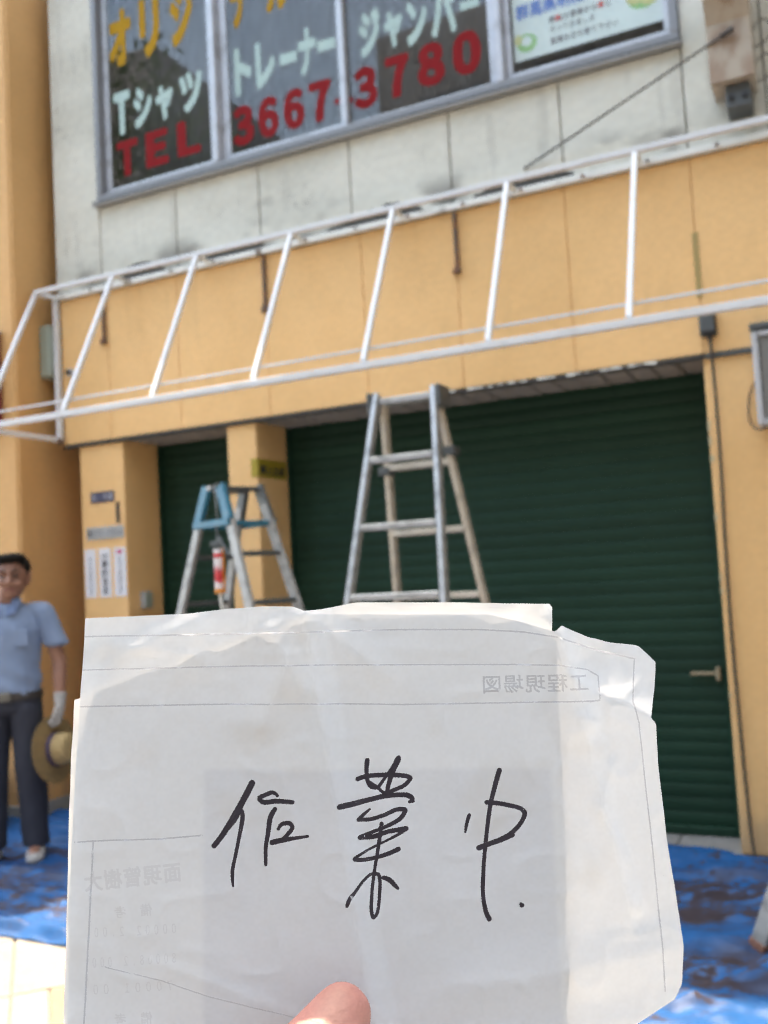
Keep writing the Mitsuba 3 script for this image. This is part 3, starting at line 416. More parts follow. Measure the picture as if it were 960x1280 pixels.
mat('m_signwhite', (0.66, 0.67, 0.72), 0.45)
mat('m_signgrey', (0.36, 0.37, 0.38), 0.45)
mat('m_ink', (0.03, 0.03, 0.035), 0.6)
mat('m_greyink', (0.16, 0.17, 0.20), 0.6)
mat('m_pinkmark', (0.45, 0.06, 0.16), 0.6)
mat('m_yellow_sign', (0.34, 0.26, 0.02), 0.55)
mat('m_olive_tape', (0.33, 0.24, 0.085), 0.6)
mat('m_meter', (0.26, 0.30, 0.25), 0.5)
mat('m_maroon', (0.16, 0.012, 0.025), 0.5)
mat('m_greybox', (0.42, 0.43, 0.45), 0.45)
mat('m_boxface', (0.17, 0.17, 0.16), 0.6)
mat('m_brownbox', proc(lambda p, n, uv: mix((0.37, 0.32, 0.255), (0.27, 0.195, 0.14), smoothstep(0.45, 0.75, fbm(p.x * 14, p.y * 14, p.z * 6, 4)))), 0.55)
mat('m_latch', (0.30, 0.25, 0.16), 0.6)
mat('m_creambox', (0.52, 0.49, 0.40), 0.5)
mat('m_plinth', (0.25, 0.25, 0.24), 0.8)
mat('m_tile', proc(lambda p, n, uv: mix((0.19, 0.19, 0.185), (0.27, 0.26, 0.25), fbm(p.x * 20, p.y * 20, 0, 3))), 0.7)


def tarp_col(p, n, uv):
    w = fbm(p.x * 1.7 + 5, p.y * 1.7, 0, 3)
    c = mix((0.005, 0.050, 0.165), (0.010, 0.075, 0.225), w)
    weave = 0.94 + 0.12 * cell_rand(dr.floor(p.x * 180), dr.floor(p.y * 180))
    c = c * weave
    big = fbm(p.x * 1.5 + 33, p.y * 2.2 + 8, 0, 4)
    u, v = p.x * 0.92 + p.y * 0.38, p.y * 0.92 - p.x * 0.38
    r1 = 1 - dr.abs(2 * fbm(u * 2.3 + 3, v * 13.0 + 1, 3, 3) - 1)
    r2 = 1 - dr.abs(2 * fbm(u * 5.0 + 9, v * 24.0 + 5, 5, 3) - 1)
    area = smoothstep(0.36, 0.56, big)
    d = dr.maximum(smoothstep(0.80, 0.93, r1), smoothstep(0.84, 0.94, r2) * 0.9) * area
    d = dr.maximum(d, smoothstep(0.58, 0.66, fbm(p.x * 9 + 2, p.y * 16, 7, 4)) * smoothstep(0.5, 0.62, big))
    d = d * smoothstep(-0.20, -0.48, p.y + 0.25 * (fbm(p.x * 2, 7, 0, 2) - 0.5))
    d = d * (0.25 + 0.75 * smoothstep(-1.66, -1.42, p.y))
    crumbs = smoothstep(0.62, 0.70, fbm(p.x * 28, p.y * 28, 9, 3)) * smoothstep(0.45, 0.62, big)
    return mix(c, (0.036, 0.023, 0.018), dr.maximum(d * 0.92, crumbs * 0.9))


def tarp_rough(p, n, uv):
    return 0.56 + 0.38 * smoothstep(0.10, 0.03, tarp_col(p, n, uv).z)


mat('m_tarp', proc(tarp_col), proc(tarp_rough), spec=0.3)
mat('m_hem', (0.05, 0.30, 0.10), 0.5)


def paver_col(p, n, uv):
    s = fbm(p.x * 60, p.y * 60, 0, 2)
    g = fbm(p.x * 3, p.y * 3, 1, 4)
    c = mix((0.215, 0.195, 0.165), (0.17, 0.155, 0.135), smoothstep(0.4, 0.75, g)) * (0.86 + 0.28 * s)
    st = smoothstep(0.68, 0.8, fbm(p.x * 9 + 9, p.y * 9, 2, 4))
    return mix(c, (0.28, 0.24, 0.20), st * 0.6)


mat('m_paver', proc(paver_col), 0.85)
mat('m_paver_orange', proc(lambda p, n, uv: mix((0.25, 0.165, 0.105), (0.21, 0.14, 0.09), fbm(p.x * 30, p.y * 30, 0, 3))), 0.85)
mat('m_grout', (0.15, 0.135, 0.12), 0.9)
mat('m_asphalt', proc(lambda p, n, uv: mix((0.045, 0.045, 0.047), (0.075, 0.073, 0.07), fbm(p.x * 8, p.y * 8, 0, 4))), 0.9)
mat('m_kerb', (0.34, 0.33, 0.31), 0.85)
mat('m_roadpaint', (0.7, 0.7, 0.68), 0.7)
mat('m_opposite', proc(lambda p, n, uv: mix((0.24, 0.225, 0.205), (0.20, 0.19, 0.175), fbm(p.x, p.y, p.z, 3))), 0.8)
mat('m_dark_window', (0.03, 0.035, 0.04), 0.15)
mat('m_bark', (0.11, 0.085, 0.06), 0.9)
scene['m_leaf'] = {'type': 'principledthin', 'base_color': proc(lambda p, n, uv: mix((0.05, 0.11, 0.03), (0.09, 0.15, 0.04), noise(p.x * 3, p.y * 3, p.z * 3))), 'roughness': 0.5, 'diff_trans': 0.7}

# ------------------------------------------------------------------ ground
struct('road', box(-60, 60, -60, 40, -0.4, -0.12), 'm_asphalt', label='asphalt road along the shops')
struct('pavement', box(-40, 40, -3.6, 0.45, -0.30, -0.012), 'm_grout', label='paved footway in front of the shop')
struct('kerb', cat([box(x, x + 0.985, -3.76, -3.604, -0.30, 0.004, 0.012) for x in np.arange(-14, 14, 1.0)]), 'm_kerb', label='concrete kerb of the footway')
ang = math.radians(-44.5)
ea, eb = np.array([math.cos(ang), math.sin(ang)]), np.array([-math.sin(ang), math.cos(ang)])
o0 = np.array([-3.28, -1.76])
q0 = np.array([-2.88, -2.21])
tb = float((q0 - o0) @ ea)
rng = np.random.default_rng(5)
wa, wb = 0.60, 0.60
def paver(a0, a1, b0, b1, m):
    g = 0.004
    t = box(a0 + g, a1 - g, b0 + g, b1 - g, -0.06, float(rng.uniform(-0.001, 0.001)), 0.004)
    M = np.eye(4)
    M[:2, 0], M[:2, 1], M[:2, 3] = ea, eb, o0
    t.apply_transform(M)
    add('paver', t, m, 'pavement')


for i in range(-8, 12):
    for j in range(-8, 10):
        a0, b0 = tb + i * wa, j * wb + (0.13 if i == 0 and j >= 0 else 0.0)
        mid = o0 + ea * (a0 + wa / 2) + eb * (b0 + wb / 2)
        if not (-5.4 < mid[0] < 2.2 and -3.3 < mid[1] < -1.25):
            continue
        if i == 0 and j == 0:
            paver(a0, a0 + wa, 0.0, 0.13, 'm_paver')
        paver(a0, a0 + wa, b0, b0 + wb, 'm_paver_orange' if i == 0 and j % 3 == 0 and j >= 0 else 'm_paver')

# ------------------------------------------------------------------ shop building
SB = thing('shop_building', 'orange painted shop front with roller shutters and a dirty white panelled upper floor', 'building')
# carcass behind the cladding
add('wall', cat([box(-4.62, 8.0, 0.75, 6.0, 2.5, 5.85), box(-4.62, 8.0, 0.46, 0.745, 2.5, 3.9),
                 box(-4.62, -4.235, 0.09, 0.745, 3.9, 5.85), box(-0.535, 8.0, 0.09, 0.745, 3.9, 5.85),
                 box(-4.235, -0.535, 0.3, 0.745, 5.50, 5.85), box(-4.62, 8.0, 0.085, 0.455, 2.5, 3.9), box(-4.62, 8.0, 0.47, 0.745, -0.05, 2.495),
                 box(-3.10, 8.0, 0.0, 6.0, 5.9, 9.3)]), 'm_backing', SB)
add('parapet', box(-4.62, -3.11, -0.004, 0.75, 5.853, 5.9, 0.004), 'm_panel', SB)
# fascia panels
xs = [-4.60, -4.20, -3.64, -2.99, -2.34, -1.77, -1.16, -0.535, 0.07, 0.68, 1.29, 1.9, 2.5]
for a, b in zip(xs[:-1], xs[1:]):
    add('fascia_panel', box(a + 0.0015, b - 0.0015, 0.0, 0.082, 2.424, 3.392, 0.003), 'm_orange', SB)
for a, b in zip(xs[:-1], xs[1:]):
    add('drip_edge', box(a + 0.002, b - 0.002, -0.012, 0.03, 2.398, 2.421, 0.003), 'm_grime' if a < -0.9 else 'm_dark_metal', SB)
# flaked white paint bits on the lip
rng = np.random.default_rng(3)
fl = []
for k in range(34):
    x = float(rng.uniform(-2.1, -0.75))
    w = float(rng.uniform(0.008, 0.05))
    fl.append(box(x, x + w, -0.0165, -0.0125, 2.403 + float(rng.uniform(0, 0.008)), 2.414 + float(rng.uniform(0, 0.006))))
labels[add('paint_flakes', cat(fl), 'm_whiterail', SB)] = {'kind': 'stuff'}
# upper wall panels
jx = [-4.235 + 0.6165 * k for k in range(0, 7)]
for a, b in zip(jx[:-1], jx[1:]):
    add('wall_panel', box(a + 0.004, b - 0.004, 0.0, 0.08, 3.412, 3.952, 0.004), 'm_panel', SB)
add('wall_panel', box(-4.625, jx[0] - 0.004, 0.0, 0.08, 3.412, 5.85, 0.004), 'm_panel', SB)
for a, b in ((-0.532, -0.172), (-0.165, 0.45), (0.458, 1.07), (1.078, 1.7), (1.708, 2.4)):
    add('wall_panel', box(a, b, 0.0, 0.08, 3.412, 5.89, 0.004), 'm_panel', SB)
for a, b in zip(jx[:-1], jx[1:]):
    add('wall_panel', box(a + 0.004, b - 0.004, 0.0, 0.08, 5.50, 5.85, 0.004), 'm_panel', SB)
# strip of dark mould that sits on the ledge
for (x0, x1) in ((-4.1, -3.72), (-3.45, -2.98), (-2.55, -1.95), (-1.65, -1.1)):
    n = 60
    t = np.linspace(x0, x1, n)
    e = np.sin(np.pi * np.linspace(0, 1, n)) ** 0.6
    top = 3.455 + 0.105 * e * meshkit.fbm(np.c_[t * 9, t * 0, t * 0], 4, 2)
    poly = Polygon([(x0, 3.42), (x1, 3.42)] + list(zip(t[::-1], top[::-1])))
    add('mould', on_front(slab([poly], 0.0015), -0.0005), 'm_grime', SB)
# pillars
add('pillar', box(-4.487, -4.123, 0.012, 0.42, 0.0, 2.418, 0.006), 'm_orange', SB, label='wide left pillar carrying small plates')
add('pillar', box(-3.318, -3.110, 0.012, 0.42, 0.0, 2.418, 0.006), 'm_orange', SB, label='narrow pillar between the two shutters')
add('pillar', box(-0.545, 2.4, 0.012, 0.46, 0.055, 2.418, 0.008), 'm_orange', SB, label='wall pier at the right of the wide shutter')
add('plinth', box(-0.549, 2.4, 0.006, 0.46, 0.0, 0.052, 0.004), 'm_plinth', SB)
# torn paint scars on the pier edge
mat('m_scar', (0.46, 0.40, 0.26), 0.8)
rng = np.random.default_rng(8)
sc = []
for z in (2.05, 1.98, 1.9, 1.62, 1.33, 1.27, 0.78):
    w, hh = float(rng.uniform(0.006, 0.018)), float(rng.uniform(0.02, 0.05))
    add('paint_scar', box(-0.5475, -0.545 + w, 0.0095, 0.0115, z, z + hh), 'm_scar', SB)
add('joint_tape', box(-0.55, -0.522, -0.0035, -0.0005, 2.70, 3.02), 'm_olive_tape', SB, label='olive tape over the joint near the black box')
# soffit
for x0, x1 in ((-4.12, -3.321), (-3.107, -0.548)):
    n = round((x1 - x0) / 0.125)
    w = (x1 - x0) / n
    for k in range(n):
        add('soffit__plank', box(x0 + k * w + 0.006, x0 + (k + 1) * w - 0.006, 0.035, 0.44, 2.405 + 0.002 * (k % 3), 2.423, 0.003), 'm_soffit', SB)
# sill tiles under the shutters
for x0, x1, n in ((-4.12, -3.321, 2), (-3.107, -0.548, 8)):
    w = (x1 - x0) / n
    for k in range(n):
        add('sill__tile', box(x0 + k * w + 0.003, x0 + (k + 1) * w - 0.003, 0.0, 0.445, -0.02, 0.035, 0.004), 'm_tile', SB)


def slat_mesh(x0, x1, z0, pitch):
    prof = []
    for t in np.linspace(0, 1, 7):
        prof.append((0.385 - 0.0042 * math.sin(math.pi * t), z0 + t * (pitch - 0.008)))
    prof += [(0.388, z0 + pitch - 0.005), (0.386, z0 + pitch)]
    prof = np.array(prof)
    n = len(prof)
    v = np.vstack([np.c_[np.full(n, x0), prof], np.c_[np.full(n, x1), prof]])
    f = []
    for i in range(n - 1):
        f += [[i, n + i, n + i + 1], [i, n + i + 1, i + 1]]
    return trimesh.Trimesh(v, f, process=False)


pitch = 0.0705
for x0, x1 in ((-4.10, -3.34), (-3.09, -0.60)):
    sh = num(SB + '__shutter')
    labels[sh] = {'label': 'narrow green roller shutter between the pillars' if x0 < -4 else 'wide green roller shutter'}
    for k in range(34):
        add('slat', slat_mesh(x0, x1, 0.085 + k * pitch, pitch), 'm_shutter', sh, smooth=50)
    add('bottom_bar', box(x0, x1, 0.360, 0.398, 0.037, 0.083, 0.005), 'm_shutter', sh)
    add('guide_rail', box(x0 - 0.018, x0 - 0.001, 0.345, 0.41, 0.04, 2.40, 0.003), 'm_shutter', sh)
    add('guide_rail', box(x1 + 0.001, x1 + 0.05 if x0 > -4 else x1 + 0.018, 0.345, 0.41, 0.04, 2.40, 0.003), 'm_shutter', sh)
    if x0 > -4:
        add('latch', cat([box(-0.765, -0.625, 0.350, 0.366, 0.848, 0.866, 0.004), box(-0.640, -0.618, 0.338, 0.372, 0.82, 0.89, 0.006)]), 'm_latch', sh, label='brass coloured latch at the right edge')

# ---- the window
W = SB + '__window'
labels[W] = {'label': 'wide aluminium window with coloured lettering'}
wx0, wx1, wz0, wz1 = -4.233, -0.535, 3.985, 5.49
fr = [box(wx0, wx1, -0.028, 0.10, wz0, wz0 + 0.042, 0.004), box(wx0, wx1, -0.028, 0.10, wz1 - 0.04, wz1, 0.004),
      box(wx0, wx0 + 0.042, -0.026, 0.10, wz0 + 0.043, wz1 - 0.041, 0.004), box(wx1 - 0.042, wx1, -0.026, 0.10, wz0 + 0.043, wz1 - 0.041, 0.004)]
mat('m_frame', (0.20, 0.205, 0.215), 0.45, 0.3)
add('frame', cat(fr), 'm_frame', W)
add('sill', box(wx0 - 0.02, wx1 + 0.012, -0.045, 0.08, 3.968, 3.983, 0.003), 'm_darksill', W)
add('drip_rail', box(wx0 - 0.022, wx1 + 0.014, -0.052, 0.06, 3.956, 3.9655, 0.002), 'm_sill', W)
add('post', box(-3.300, -3.262, -0.027, 0.10, wz0 + 0.043, wz1 - 0.041, 0.004), 'm_sash', W)
add('post', box(-1.470, -1.432, -0.027, 0.10, wz0 + 0.043, wz1 - 0.041, 0.004), 'm_sash', W)
panes = [(-4.19, -3.302, 0.035), (-3.26, -2.395, 0.035), (-2.425, -1.472, 0.062), (-1.43, -0.579, 0.035)]
for x0, x1, y in panes:
    z0, z1 = wz0 + 0.044, wz1 - 0.042
    s = 0.046
    e = 0.022
    lw = s if x0 < -4.1 else (0.058 if x0 < -2.6 else (0.03 if x0 < -2 else 0.035))
    rw = 0.045 if x1 < -3 else (0.04 if x1 < -2 else 0.055)
    if x1 > -1:
        rw = 0.028
    add('sash', cat([box(x0, x1, y - e / 2, y + e / 2, z0, z0 + s, 0.003), box(x0, x1, y - e / 2, y + e / 2, z1 - s, z1, 0.003),
                     box(x0, x0 + lw, y - e / 2 + 0.001, y + e / 2 - 0.001, z0 + s + 0.001, z1 - s - 0.001, 0.003), box(x1 - rw, x1, y - e / 2 + 0.001, y + e / 2 - 0.001, z0 + s + 0.001, z1 - s - 0.001, 0.003)]), 'm_sash', W)
    v = np.array([[x0 + lw - 0.004, y, z0 + s - 0.004], [x1 - rw + 0.004, y, z0 + s - 0.004], [x1 - rw + 0.004, y, z1 - s + 0.004], [x0 + lw - 0.004, y, z1 - s + 0.004]])
    add('pane', trimesh.Trimesh(v, [[0, 1, 2], [0, 2, 3]], process=False), 'm_glass', W)
    n = 90
    cx = np.linspace(x0 - 0.03, x1 + 0.03, n)
    cy = 0.19 + 0.006 * np.sin(cx * 31) + 0.004 * np.sin(cx * 57 + 1)
    cv = np.vstack([np.c_[cx, cy, np.full(n, z0 - 0.05)], np.c_[cx, cy, np.full(n, z1 + 0.05)]])
    cf = []
    for i in range(n - 1):
        cf += [[i, i + 1, n + i + 1], [i, n + i + 1, n + i]]
    add('curtain', trimesh.Trimesh(cv, cf, process=False), 'm_curtain', W, smooth=True)
PY = [0.033, 0.033, 0.060, 0.033]


def sticker(chars, y, m, label):
    """chars: (character, x0, x1, z0, z1) in metres on the glass."""
    ps = [fit(glyph(c), a, b, z0, z1, bold) for (c, a, b, z0, z1, bold) in chars]
    add('lettering', on_front(slab(ps, 0.0008), y), m, W, label=label)


B = 5.6
sticker([('オ', -4.13, -3.945, 4.885, 5.27, B), ('リ', -3.875, -3.715, 4.875, 5.28, B), ('ジ', -3.625, -3.445, 4.88, 5.30, B)], PY[0], 'm_yellow_film', 'yellow katakana on the leftmost pane')
sticker([('T', -4.112, -3.975, 4.42, 4.71, B), ('シ', -3.945, -3.80, 4.43, 4.70, B), ('ャ', -3.765, -3.63, 4.43, 4.66, B), ('ツ', -3.575, -3.40, 4.43, 4.69, B)], PY[0], 'm_mint_film', 'pale mint letters on the leftmost pane')
sticker([('T', -4.100, -3.925, 4.135, 4.375, 5.5), ('E', -3.862, -3.680, 4.145, 4.38, 5.5), ('L', -3.61, -3.43, 4.155, 4.385, 5.5)], PY[0], 'm_red_film', 'red letters TEL on the leftmost pane')
sticker([('ナ', -3.165, -3.02, 4.86, 5.18, B), ('ル', -2.905, -2.735, 4.885, 5.16, B), ('プ', -2.64, -2.50, 4.92, 5.20, B)], PY[1], 'm_yellow_film', 'yellow katakana on the second pane')
sticker([('ト', -3.155, -3.035, 4.43, 4.735, B), ('レ', -3.0, -2.865, 4.43, 4.725, B), ('ー', -2.83, -2.71, 4.535, 4.605, 0), ('ナ', -2.70, -2.58, 4.425, 4.715, B), ('ー', -2.57, -2.45, 4.54, 4.61, 0)], PY[1], 'm_mint_film', 'pale mint letters on the second pane')
sticker([('3', -3.185, -3.035, 4.115, 4.365, 5.5), ('6', -3.0, -2.86, 4.12, 4.37, 5.5), ('6', -2.82, -2.68, 4.125, 4.37, 5.5), ('7', -2.645, -2.495, 4.125, 4.37, 5.5), ('-', -2.475, -2.442, 4.20, 4.232, 0)], PY[1], 'm_red_film', 'red digits 3667 on the second pane')
sticker([('ジ', -2.305, -2.17, 4.44, 4.715, B), ('ャ', -2.145, -2.03, 4.445, 4.66, B), ('ン', -2.005, -1.88, 4.42, 4.68, B), ('パ', -1.855, -1.70, 4.425, 4.69, B), ('ー', -1.68, -1.57, 4.53, 4.58, 0)], PY[2], 'm_mint_film', 'pale mint letters on the third pane')
sticker([('-', -2.39, -2.365, 4.20, 4.232, 0), ('3', -2.36, -2.21, 4.14, 4.385, 5.5), ('7', -2.155, -2.005, 4.15, 4.395, 5.5), ('8', -1.955, -1.79, 4.16, 4.405, 5.5), ('0', -1.74, -1.575, 4.165, 4.41, 5.5)], PY[2], 'm_red_film', 'red digits 3780 on the third pane')
# poster behind the right pane
PO = thing('window_poster', 'pale blue poster with bold blue heading hung inside the right window pane', 'poster')
add('sheet', box(-1.385, -0.60, 0.0520, 0.0535, 4.145, 4.62), 'm_poster', PO)
py = 0.0515
add('heading', on_front(slab(line_of('群馬県明和町特産品', -1.365, -0.70, 4.365, 4.452, bold=3.2), 0.0006), py), 'm_poster_blue', PO, label='bold blue kanji heading')
add('small_text', on_front(slab(line_of('群馬の皆様から町に', -1.19, -0.855, 4.298, 4.342, bold=2.2, gap=0.1) + line_of('やってきました', -1.19, -0.945, 4.245, 4.289, bold=2.2, gap=0.1) + line_of('皆様お立ち寄り下さい', -1.19, -0.83, 4.182, 4.226, bold=2.2, gap=0.1), 0.0006), py), 'm_poster_text', PO, label='three dark lines of small print')
add('red_text', on_front(slab([fit(glyph('県'), -1.155, -1.125, 4.302, 4.336, 2), fit(glyph('様'), -0.93, -0.90, 4.305, 4.339, 2)], 0.0009), py), 'm_poster_red', PO)
oval = Point(0, 0).buffer(1.0)
ov = lambda x, z, a, b: affinity.translate(affinity.scale(oval, a, b), x, z)
add('picture', on_front(slab([ov(-1.315, 4.235, 0.055, 0.05).difference(ov(-1.315, 4.245, 0.03, 0.028)), ov(-0.70, 4.285, 0.075, 0.05)], 0.0006), py), 'm_poster_green', PO)
add('picture', on_front(slab([ov(-1.36, 4.26, 0.02, 0.03), ov(-0.735, 4.30, 0.05, 0.035), ov(-0.67, 4.27, 0.04, 0.025)], 0.0009), py), 'm_poster_olive', PO)
add('picture', on_front(slab([ov(-0.67, 4.33, 0.022, 0.018), ov(-0.74, 4.365, 0.05, 0.012)], 0.0009), py), 'm_poster_brown', PO)

# ------------------------------------------------------------------ awning frame
AW = thing('awning_frame', 'bare white steel awning frame with slanted struts fixed above the shutters', 'awning frame')
XA, XB = -4.676, 1.25
ty, tz, fy, fz = -0.135, 3.436, -0.62, 2.478
add('top_rail', bar((XA - 0.016, ty, tz), (XB, ty, tz), 0.029, 0.029, ch=0.003), 'm_white', AW)
add('front_rail', bar((XA - 0.02, fy, fz), (XB, fy, fz), 0.034, 0.035, ch=0.003), 'm_white', AW)
sx = [XA, -4.02, -3.372, -2.709, -2.065, -1.415, -0.766, -0.112, 0.54, 1.19]
d = np.array([0, fy - ty, fz - tz])
d /= np.linalg.norm(d)
for x in sx:
    a = np.array([x, ty, tz]) + d * 0.022
    b = np.array([x, fy, fz]) - d * 0.026
    add('strut', bar(a, b, 0.027, 0.027, up=(0, -1, 0.3), ch=0.003), 'm_white', AW)
add('thin_rail', bar((XA, fy + 0.074, fz + 0.098), (XB, fy + 0.074, fz + 0.102), 0.0125, 0.0125, ch=0.0015), 'm_white', AW)
add('wall_rail', box(-4.63, XB, -0.036, -0.003, 3.394, 3.428, 0.003), 'm_whiterail', AW)
for x in sx:
    add('bracket', box(x - 0.014, x + 0.014, ty + 0.019, -0.038, 3.418, 3.43, 0.002), 'm_whiterail', AW)
rng = np.random.default_rng(12)
for x in np.arange(-4.3, 1.0, 0.325):
    add('bolt', cyl((x, -0.0365, 3.411), (x, -0.048, 3.411), 0.009, sides=8), 'm_rust', AW)
for (x0, x1) in ((-4.615, -4.57),):
    add('post', box(-4.632, -4.598, -0.042, -0.006, 2.44, 3.392, 0.003), 'm_white', AW)
add('side_rail', bar((-4.615, -0.044, 2.458), (XA, fy + 0.022, 2.470), 0.03, 0.03, ch=0.003), 'm_white', AW)
add('side_rail', bar((-4.618, -0.038, 3.414), (XA, ty + 0.019, 3.434), 0.028, 0.028, ch=0.003), 'm_white', AW)
add('end_bolt', cyl((-4.59, -0.04, 2.445), (-4.59, -0.066, 2.445), 0.02, sides=10), 'm_rust', AW)

# old brackets left on the fascia
for x, lab in ((-4.221, 'rusty bracket bar on the fascia, leftmost of the three'), (-2.984, 'rusty bracket bar on the fascia, middle of the three'), (-1.761, 'rusty bracket bar on the fascia, rightmost of the three')):
    k = thing('rusty_bracket', lab, 'bracket', 'old bracket bars on the fascia')
    add('rod', bar((x, -0.014, 3.385), (x, -0.014, 3.075), 0.022, 0.02, up=(0, 1, 0), ch=0.003), 'm_rust', k)
    add('hook', cat([cyl((x, -0.002, 3.065), (x, -0.034, 3.065), 0.018, sides=12), box(x - 0.028, x + 0.004, -0.028, -0.004, 3.045, 3.062, 0.003)]), 'm_rust', k)
k = thing('cable_outlet', 'small round cable outlet on the fascia beside the left awning post', 'outlet')
add('base', cyl((-4.52, 0.0, 2.90), (-4.52, -0.02, 2.90), 0.028, sides=14), 'm_greybox', k)
add('stem', cyl((-4.52, -0.0205, 2.90), (-4.52, -0.045, 2.90), 0.016, sides=12), 'm_black', k)

# junction box, cable, side box
k = thing('junction_box', 'black junction box on the fascia above the right end of the shutter', 'junction box')
add('case', box(-0.543, -0.468, -0.062, -0.001, 2.497, 2.612, 0.008), 'm_black', k)
add('lid', box(-0.537, -0.474, -0.070, -0.0625, 2.515, 2.606, 0.004), 'm_dark_metal', k)
add('gland', cyl((-0.502, -0.032, 2.496), (-0.50, -0.032, 2.475), 0.013, 0.010, sides=12), 'm_black', k)
k = thing('power_cable', 'dark cable hanging from the black junction box down the orange pier to the tarp', 'cable')
cp = spline([(-0.50, -0.032, 2.474), (-0.497, -0.02, 2.2), (-0.499, -0.012, 1.9), (-0.508, -0.008, 1.5), (-0.512, -0.006, 1.15), (-0.507, -0.008, 0.7), (-0.5, -0.012, 0.35), (-0.482, -0.03, 0.06), (-0.44, -0.06, 0.035), (-0.30, -0.08, 0.032)], 90)
scene[k] = mikit.ply(tube(cp, 0.0075, 8), 'm_cable', smooth=True)
k = thing('wall_box', 'grey framed electric box on the pier at the right edge with a loop of wire', 'electric box')
add('frame', cat([box(-0.312, -0.284, -0.13, 0.008, 2.035, 2.47, 0.005), box(-0.283, 0.05, -0.13, 0.008, 2.443, 2.47, 0.005), box(-0.283, 0.05, -0.13, 0.008, 2.035, 2.062, 0.005), box(0.051, 0.079, -0.13, 0.008, 2.035, 2.47, 0.005)]), 'm_greybox', k)
add('door', box(-0.282, 0.049, -0.115, -0.02, 2.064, 2.441, 0.004), 'm_boxface', k)
add('cap', box(-0.318, 0.085, -0.14, 0.006, 2.473, 2.505, 0.006), 'm_dark_metal', k)
add('wire', tube(spline([(-0.300, -0.03, 2.26), (-0.325, -0.02, 2.24), (-0.352, -0.012, 2.17), (-0.358, -0.01, 2.10), (-0.345, -0.012, 2.05), (-0.31, -0.03, 2.025), (-0.28, -0.05, 2.033)], 40), 0.005, 8), 'm_rust', k, smooth=True)

# arm of the projecting sign
k = thing('sign_arm', 'weathered brown metal sign arm with a white upper panel on the upper wall', 'sign arm')
add('panel', box(-0.408, -0.20, -0.30, -0.004, 4.06, 5.6, 0.006), 'm_signwhite', k)
add('seam', box(-0.412, -0.196, -0.304, -0.10, 4.108, 4.114), 'm_ink', k)
prof = Polygon([(0.0, 3.63), (-0.21, 3.63), (-0.215, 3.90), (-0.245, 3.94), (-0.285, 3.985), (-0.29, 4.055), (0.0, 4.055)])
mm = slab([prof], 0.19)
v = mm.vertices
add('casing', trimesh.Trimesh(np.c_[-0.392 + v[:, 2], v[:, 0] - 0.005, v[:, 1]], mm.faces[:, ::-1], process=False), 'm_brownbox', k)
add('hood', box(-0.398, -0.196, -0.302, -0.292, 3.985, 4.054, 0.003), 'm_creambox', k)
add('foot_plate', box(-0.335, -0.225, -0.16, -0.004, 3.52, 3.628, 0.004), 'm_dark_metal', k)
for x in (-0.31, -0.25):
    add('bolt', cyl((x, -0.161, 3.565), (x, -0.178, 3.565), 0.014, sides=8), 'm_black', k)
for z in (4.085, 4.14):
    for x in (-0.39, -0.22):
        add('bolt', cyl((x, -0.301, z), (x, -0.312, z), 0.009, sides=8), 'm_ink', k)
for z0 in (3.92, 3.75):
    add('wire', tube(spline([(-0.202, -0.05, z0), (-0.15, -0.06, z0 + 0.03), (-0.12, -0.06, z0 - 0.02), (-0.14, -0.06, z0 - 0.07), (-0.202, -0.05, z0 - 0.09)], 24), 0.0035, 6), 'm_cable', k, smooth=True)
k = thing('stay_rod', 'thin dark stay rod running up from the awning rail to the brown sign arm', 'rod')
scene[k] = mikit.ply(cat([cyl((-1.362, -0.008, 3.532), (-0.29, -0.245, 3.838), 0.0058, sides=10), cyl((-0.33, -0.236, 3.826), (-0.27, -0.249, 3.843), 0.012, sides=10)]), 'm_cable', smooth=40)

# plates and signs on the left pillar
yp = 0.0115
k = thing('address_plate', 'small navy address plate, topmost on the left pillar', 'plate')
add('plate', box(-4.402, -4.206, yp - 0.005, yp, 2.020, 2.090, 0.002), 'm_navy', k)
add('lettering', on_front(slab(line_of('三-十五', -4.392, -4.216, 2.03, 2.082, bold=1.5, gap=0.15), 0.0008), yp - 0.0053), 'm_signwhite', k)
k = thing('mail_slot', 'dark narrow upright slot under the navy plate on the left pillar', 'mail slot')
add('frame', box(-4.196, -4.164, yp - 0.006, yp, 1.878, 2.016, 0.003), 'm_rust', k)
add('slot', box(-4.188, -4.172, yp - 0.008, yp - 0.0065, 1.89, 2.004), 'm_black', k)
k = thing('number_plate', 'grey lettered plate between the navy plate and the white strips', 'plate')
add('plate', box(-4.446, -4.137, yp - 0.006, yp, 1.782, 1.862, 0.002), 'm_signgrey', k)
add('lettering', on_front(slab(line_of('板273-7524', -4.436, -4.147, 1.795, 1.852, bold=3, gap=0.05), 0.0008), yp - 0.0063), 'm_ink', k)
